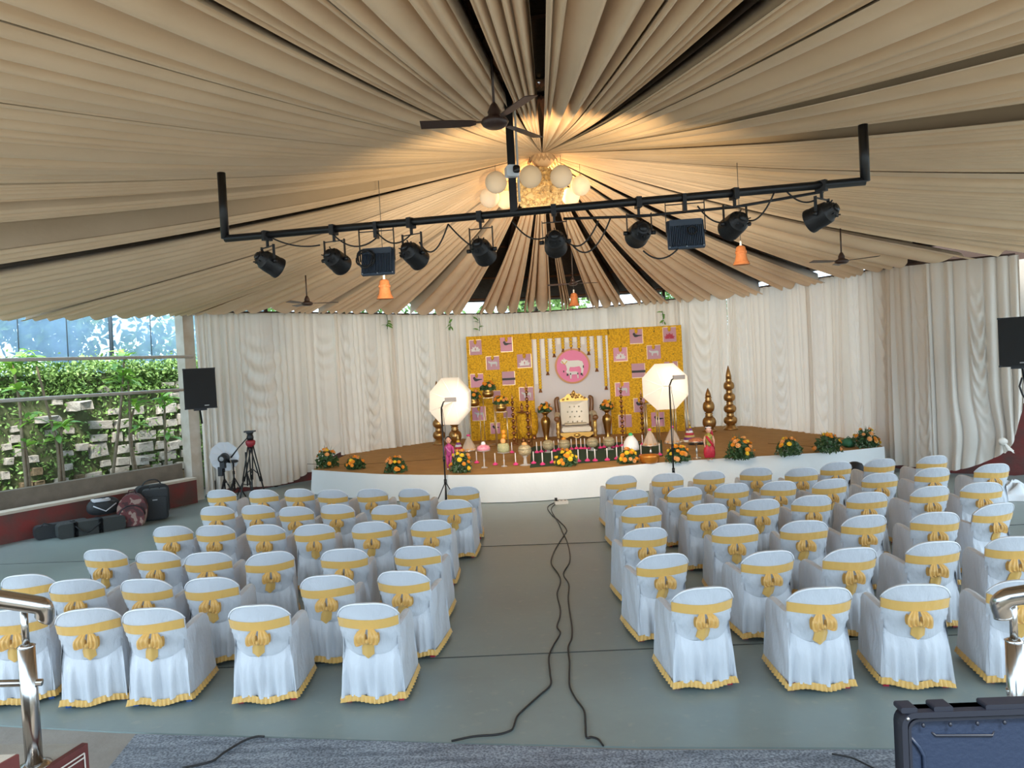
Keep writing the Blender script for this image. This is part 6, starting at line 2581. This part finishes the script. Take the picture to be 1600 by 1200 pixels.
# ================================================================== FOREGROUND: RAILS, STAIR CHEEKS, CASE
M_ss = mat('stainless', (.50, .48, .46), .2, 1.0)


def handrail(side):
    if side == 'L':
        Y = 3.35
        b0 = aty(54, 1197, Y)
        top = aty(40, 950, Y)
        lab = 'stainless steel handrail at the bottom left corner'
        rail = [aty(70, 962, Y + .02), aty(66, 948, Y), aty(45, 943, Y - .02), aty(0, 936, Y - .06), aty(-60, 926, Y - .12)]
        end = aty(67, 968, Y + .02)
        mid = [aty(66, 1066, Y + .01), aty(0, 1068, Y - .02), aty(-60, 1070, Y - .06)]
    else:
        Y = 3.2
        b0 = aty(1592, 1200, Y)
        top = aty(1583, 938, Y)
        lab = 'stainless steel handrail at the right edge'
        rail = [aty(1567, 958, Y + .02), aty(1563, 944, Y), aty(1574, 934, Y - .02), aty(1600, 929, Y - .05), aty(1660, 920, Y - .12)]
        end = aty(1569, 966, Y + .02)
        mid = [aty(1572, 1080, Y + .01), aty(1600, 1081, Y - .02), aty(1660, 1084, Y - .06)]
    zf_ = b0.z
    t = thing('handrail', lab, 'handrail', b0)
    MB().tube([Vector((0, 0, 0)), Vector((0, 0, (top.z - zf_) * .76))], .036, 16).build('post', M_ss, t)
    MB().tube([Vector((0, 0, (top.z - zf_) * .76)), Vector((0, 0, top.z - zf_))], .016, 10).build('post_pin', M_ss, t)
    MB().lathe([(.036, (top.z - zf_) * .755), (.039, (top.z - zf_) * .76), (.02, (top.z - zf_) * .775)], seg=14).build('post_cap', M_ss, t)
    P = [end] + rail
    MB().tube([Vector(catmull([tuple(q - b0) for q in P], i / 24)) for i in range(25)], .040, 16).build('top_rail', M_ss, t)
    MB().tube([q - b0 for q in mid], .016, 10).build('middle_rail', M_ss, t)
    MB().lathe([(.07, 0), (.07, .006), (.038, .016)], seg=18).build('base_flange', M_ss, t)
    return b0


bl_ = handrail('L')
br_ = handrail('R')
# stair cheek walls with painted risers
M_chk = mat('cheek_top', (.38, .35, .30), .85, var=(6, (.30, .27, .23), .25), bump=(30, .2))
M_mar = mat('maroon_paint', (.13, .025, .02), .7, var=(10, (.10, .02, .018), .25))
M_kol = mat('kolam_white', (.62, .56, .50), .7)
ztop_ = bl_.z
A = aty(0, 1166, 3.2)
cA, cB = atz(134, 1162, ztop_), atz(70, 1203, ztop_)
dirx = (cA - cB)
dirx.z = 0
# main cheek block: a top slab whose maroon face looks to the right
t = thing('stair_cheek', 'stair side wall with maroon painted face and white pattern, bottom left', 'stair wall', (cA.x, cA.y, 0))
top = [cA, atz(-40, 1163, ztop_), Vector((-2.6, 2.2, ztop_)), Vector((cB.x - (cA.x - cB.x) * 1.6, cB.y - (cA.y - cB.y) * 1.6, ztop_))]
oo = Vector((cA.x, cA.y, 0))
m_ = MB()
m_.v = [tuple(q - oo) for q in top] + [tuple(Vector((q.x, q.y, -.1)) - oo) for q in top]
m_.f = [(0, 1, 2, 3), (0, 4, 5, 1), (1, 5, 6, 2), (2, 6, 7, 3)]
m_.build('cement_top', M_chk, t, smooth=False)
f0, f1 = top[0] - oo, top[3] - oo
nrm = Vector(((f1 - f0).y, -(f1 - f0).x, 0)).normalized()
if nrm.x < 0:
    nrm = -nrm
m_ = MB()
m_.v = [tuple(f0 + nrm * .012 + Vector((0, 0, .004))), tuple(f1 + nrm * .012 + Vector((0, 0, .004))), tuple(Vector((f1.x, f1.y, -.1)) + nrm * .012), tuple(Vector((f0.x, f0.y, -.1)) + nrm * .012),
        tuple(f0 - nrm * .02 + Vector((0, 0, .004))), tuple(f1 - nrm * .02 + Vector((0, 0, .004)))]
m_.f = [(0, 1, 2, 3), (0, 4, 5, 1)]
fc = m_.build('painted_face', M_mar, t, smooth=False)
ux = (f1 - f0).normalized()
kb = MB()


def kol(a, z):
    return f0 + ux * a + nrm * .018 + Vector((0, 0, z))


for (a0, z0, a1, z1) in ((.03, -.03, .9, -.03), (.03, -.05, .9, -.05), (.03, -.20, .9, -.20), (.03, -.03, .03, -.3)):
    kb.tube([kol(a0, z0), kol(a1, z1)], .004, 4)
for k in range(6):
    for j in range(7):
        a = pi * j / 6
        kb.tube([kol(.12 + k * .15, -.19), kol(.12 + k * .15 + cos(a) * .05, -.19 + sin(a) * .09)], .003, 4)
    kb.tube([kol(.05 + k * .15, -.19), kol(.12 + k * .15, -.07), kol(.195 + k * .15, -.19)], .003, 4)
kb.build('white_pattern', M_kol, fc, smooth=False)
# small cheek step at the very corner
cC = aty(26, 1178, 2.75)
t = thing('stair_step', 'upper stair step with maroon painted edge at the bottom left corner', 'step', (cC.x, cC.y, 0))
tp2 = [Vector((0, 0, cC.z)), Vector((-1.2, .02, cC.z)), Vector((-1.2, -.9, cC.z)), Vector((-.28, -.9, cC.z))]
m_ = MB()
m_.v = [tuple(q) for q in tp2] + [(q.x, q.y, 0) for q in tp2]
m_.f = [(0, 1, 2, 3), (0, 4, 5, 1), (1, 5, 6, 2), (2, 6, 7, 3)]
m_.build('cement_top', M_chk, t, smooth=False)
e1, e2 = tp2[0], tp2[3]
nr2 = Vector(((e2 - e1).y, -(e2 - e1).x, 0)).normalized()
if nr2.x < 0:
    nr2 = -nr2
m_ = MB()
m_.v = [tuple(e1 + nr2 * .012), tuple(e2 + nr2 * .012), tuple(Vector((e2.x, e2.y, 0)) + nr2 * .012), tuple(Vector((e1.x, e1.y, 0)) + nr2 * .012), tuple(e1), tuple(e2)]
m_.f = [(0, 1, 2, 3), (0, 4, 5, 1)]
f2 = m_.build('painted_face', M_mar, t, smooth=False)
ux2 = (e2 - e1).normalized()
kb = MB()
for dz in (.04, .065):
    kb.tube([e1 + ux2 * .03 + nr2 * .016 - Vector((0, 0, .4)), e1 + ux2 * .03 + nr2 * .016 - Vector((0, 0, dz)), e1 + ux2 * .9 + nr2 * .016 - Vector((0, 0, dz))], .004, 4)
kb.build('white_pattern', M_kol, f2, smooth=False)

# right side landing block under the right rail and case
rz = br_.z
t = thing('landing_block', 'cement landing block under the right handrail', 'landing', (br_.x, br_.y, 0))
MB().box((.75, -.35, rz / 2 - .05), (1.9, .95, rz + .1)).build('block', M_chk, t, smooth=False)

# open blue hard case lid, standing on the landing near the camera
M_case = mat('case_blue', (.008, .017, .042), .5, bump=(90, .1))
M_case2 = mat('case_trim', (.008, .010, .019), .5)
Yc = 1.55
q0 = aty(1398, 1100, Yc)
q1 = aty(1640, 1121, Yc)
cw = 1.0
kx = Yc / F
t = thing('hard_case', 'open dark blue plastic equipment case at the bottom right', 'case', (q0.x, Yc, q0.z - .75), -.035)
H_ = .75


def cs(px, py):
    """local x,z of a pixel on the lid plane"""
    p = aty(px, py, Yc)
    return (p.x - q0.x, p.z - q0.z + H_)


x0, x1 = 0.005, .62
zt_ = H_ - .012


def rr_pts(x0, x1, z0, z1, r, n_=5):
    pts = []
    for cx, cz, a0 in ((x1 - r, z1 - r, 0), (x0 + r, z1 - r, 90), (x0 + r, z0 + r, 180), (x1 - r, z0 + r, 270)):
        for i in range(n_ + 1):
            a = radians(a0 + 90 * i / n_)
            pts.append((cx + r * cos(a), cz + r * sin(a)))
    return pts


MB().prism(rr_pts(x0, x1, .0, zt_, .03), .0, .02).build('lid_panel', M_case, t, smooth=False)


def ring(x0, x1, z0, z1, r, w_, y0, y1, name, m):
    A_ = rr_pts(x0, x1, z0, z1, r)
    B_ = rr_pts(x0 + w_, x1 - w_, z0 + w_, z1 - w_, max(.004, r - w_))
    n_ = len(A_)
    b_ = MB()
    for y in (y0, y1):
        b_.v += [(x, y, z) for x, z in A_] + [(x, y, z) for x, z in B_]
    for i in range(n_):
        j = (i + 1) % n_
        b_.f += [(i, j, n_ + j, n_ + i), (2 * n_ + i, 3 * n_ + i, 3 * n_ + j, 2 * n_ + j), (i, 2 * n_ + i, 2 * n_ + j, j), (n_ + i, n_ + j, 3 * n_ + j, 3 * n_ + i)]
    return b_.build(name, m, t, smooth=False)


ring(x0, x1, 0, zt_, .03, .012, -.018, .02, 'outer_rim', M_case2)
ring(x0 + .016, x1 - .016, .016, zt_ - .016, .024, .006, -.012, .01, 'inner_rim', M_case2)
MB().tube([(.075, .002, zt_ - .052), (.082, -.002, zt_ - .058), (.20, -.002, zt_ - .062), (.205, .002, zt_ - .055)], .003, 6).build('moulded_ridge', M_case2, t)
MB().tube([(.03, .0, zt_ - .06), (.045, -.003, zt_ - .08), (.055, -.003, zt_ - .10), (.056, -.003, .0)], .0045, 6).build('moulded_ridge', M_case, t)
for k in range(5):
    MB().ball((.052 + k * .056, -.012, zt_ - .030), (.004, .004, .005), 8, 5).build('screw_boss', M_case2, t)
for (a, b_) in ((.0, .034), (.068, .108), (.175, .30), (.34, .42)):
    MB().rbox(((a + b_) / 2 + .006, .002, zt_ + .004), (b_ - a, .034, .012), .004).build('hinge_lug', M_case2, t, smooth=False)
MB().ball((.018, -.018, zt_ - .012), (.004, .004, .004), 8, 5).build('hinge_pin', mat('pin_grey', (.5, .5, .5), .3, 1), t)
# case base lying behind the lid towards the camera (below the frame)
MB().box((.31, -.24, -.05), (.62, .46, .14)).build('case_base', M_case, t, smooth=False)
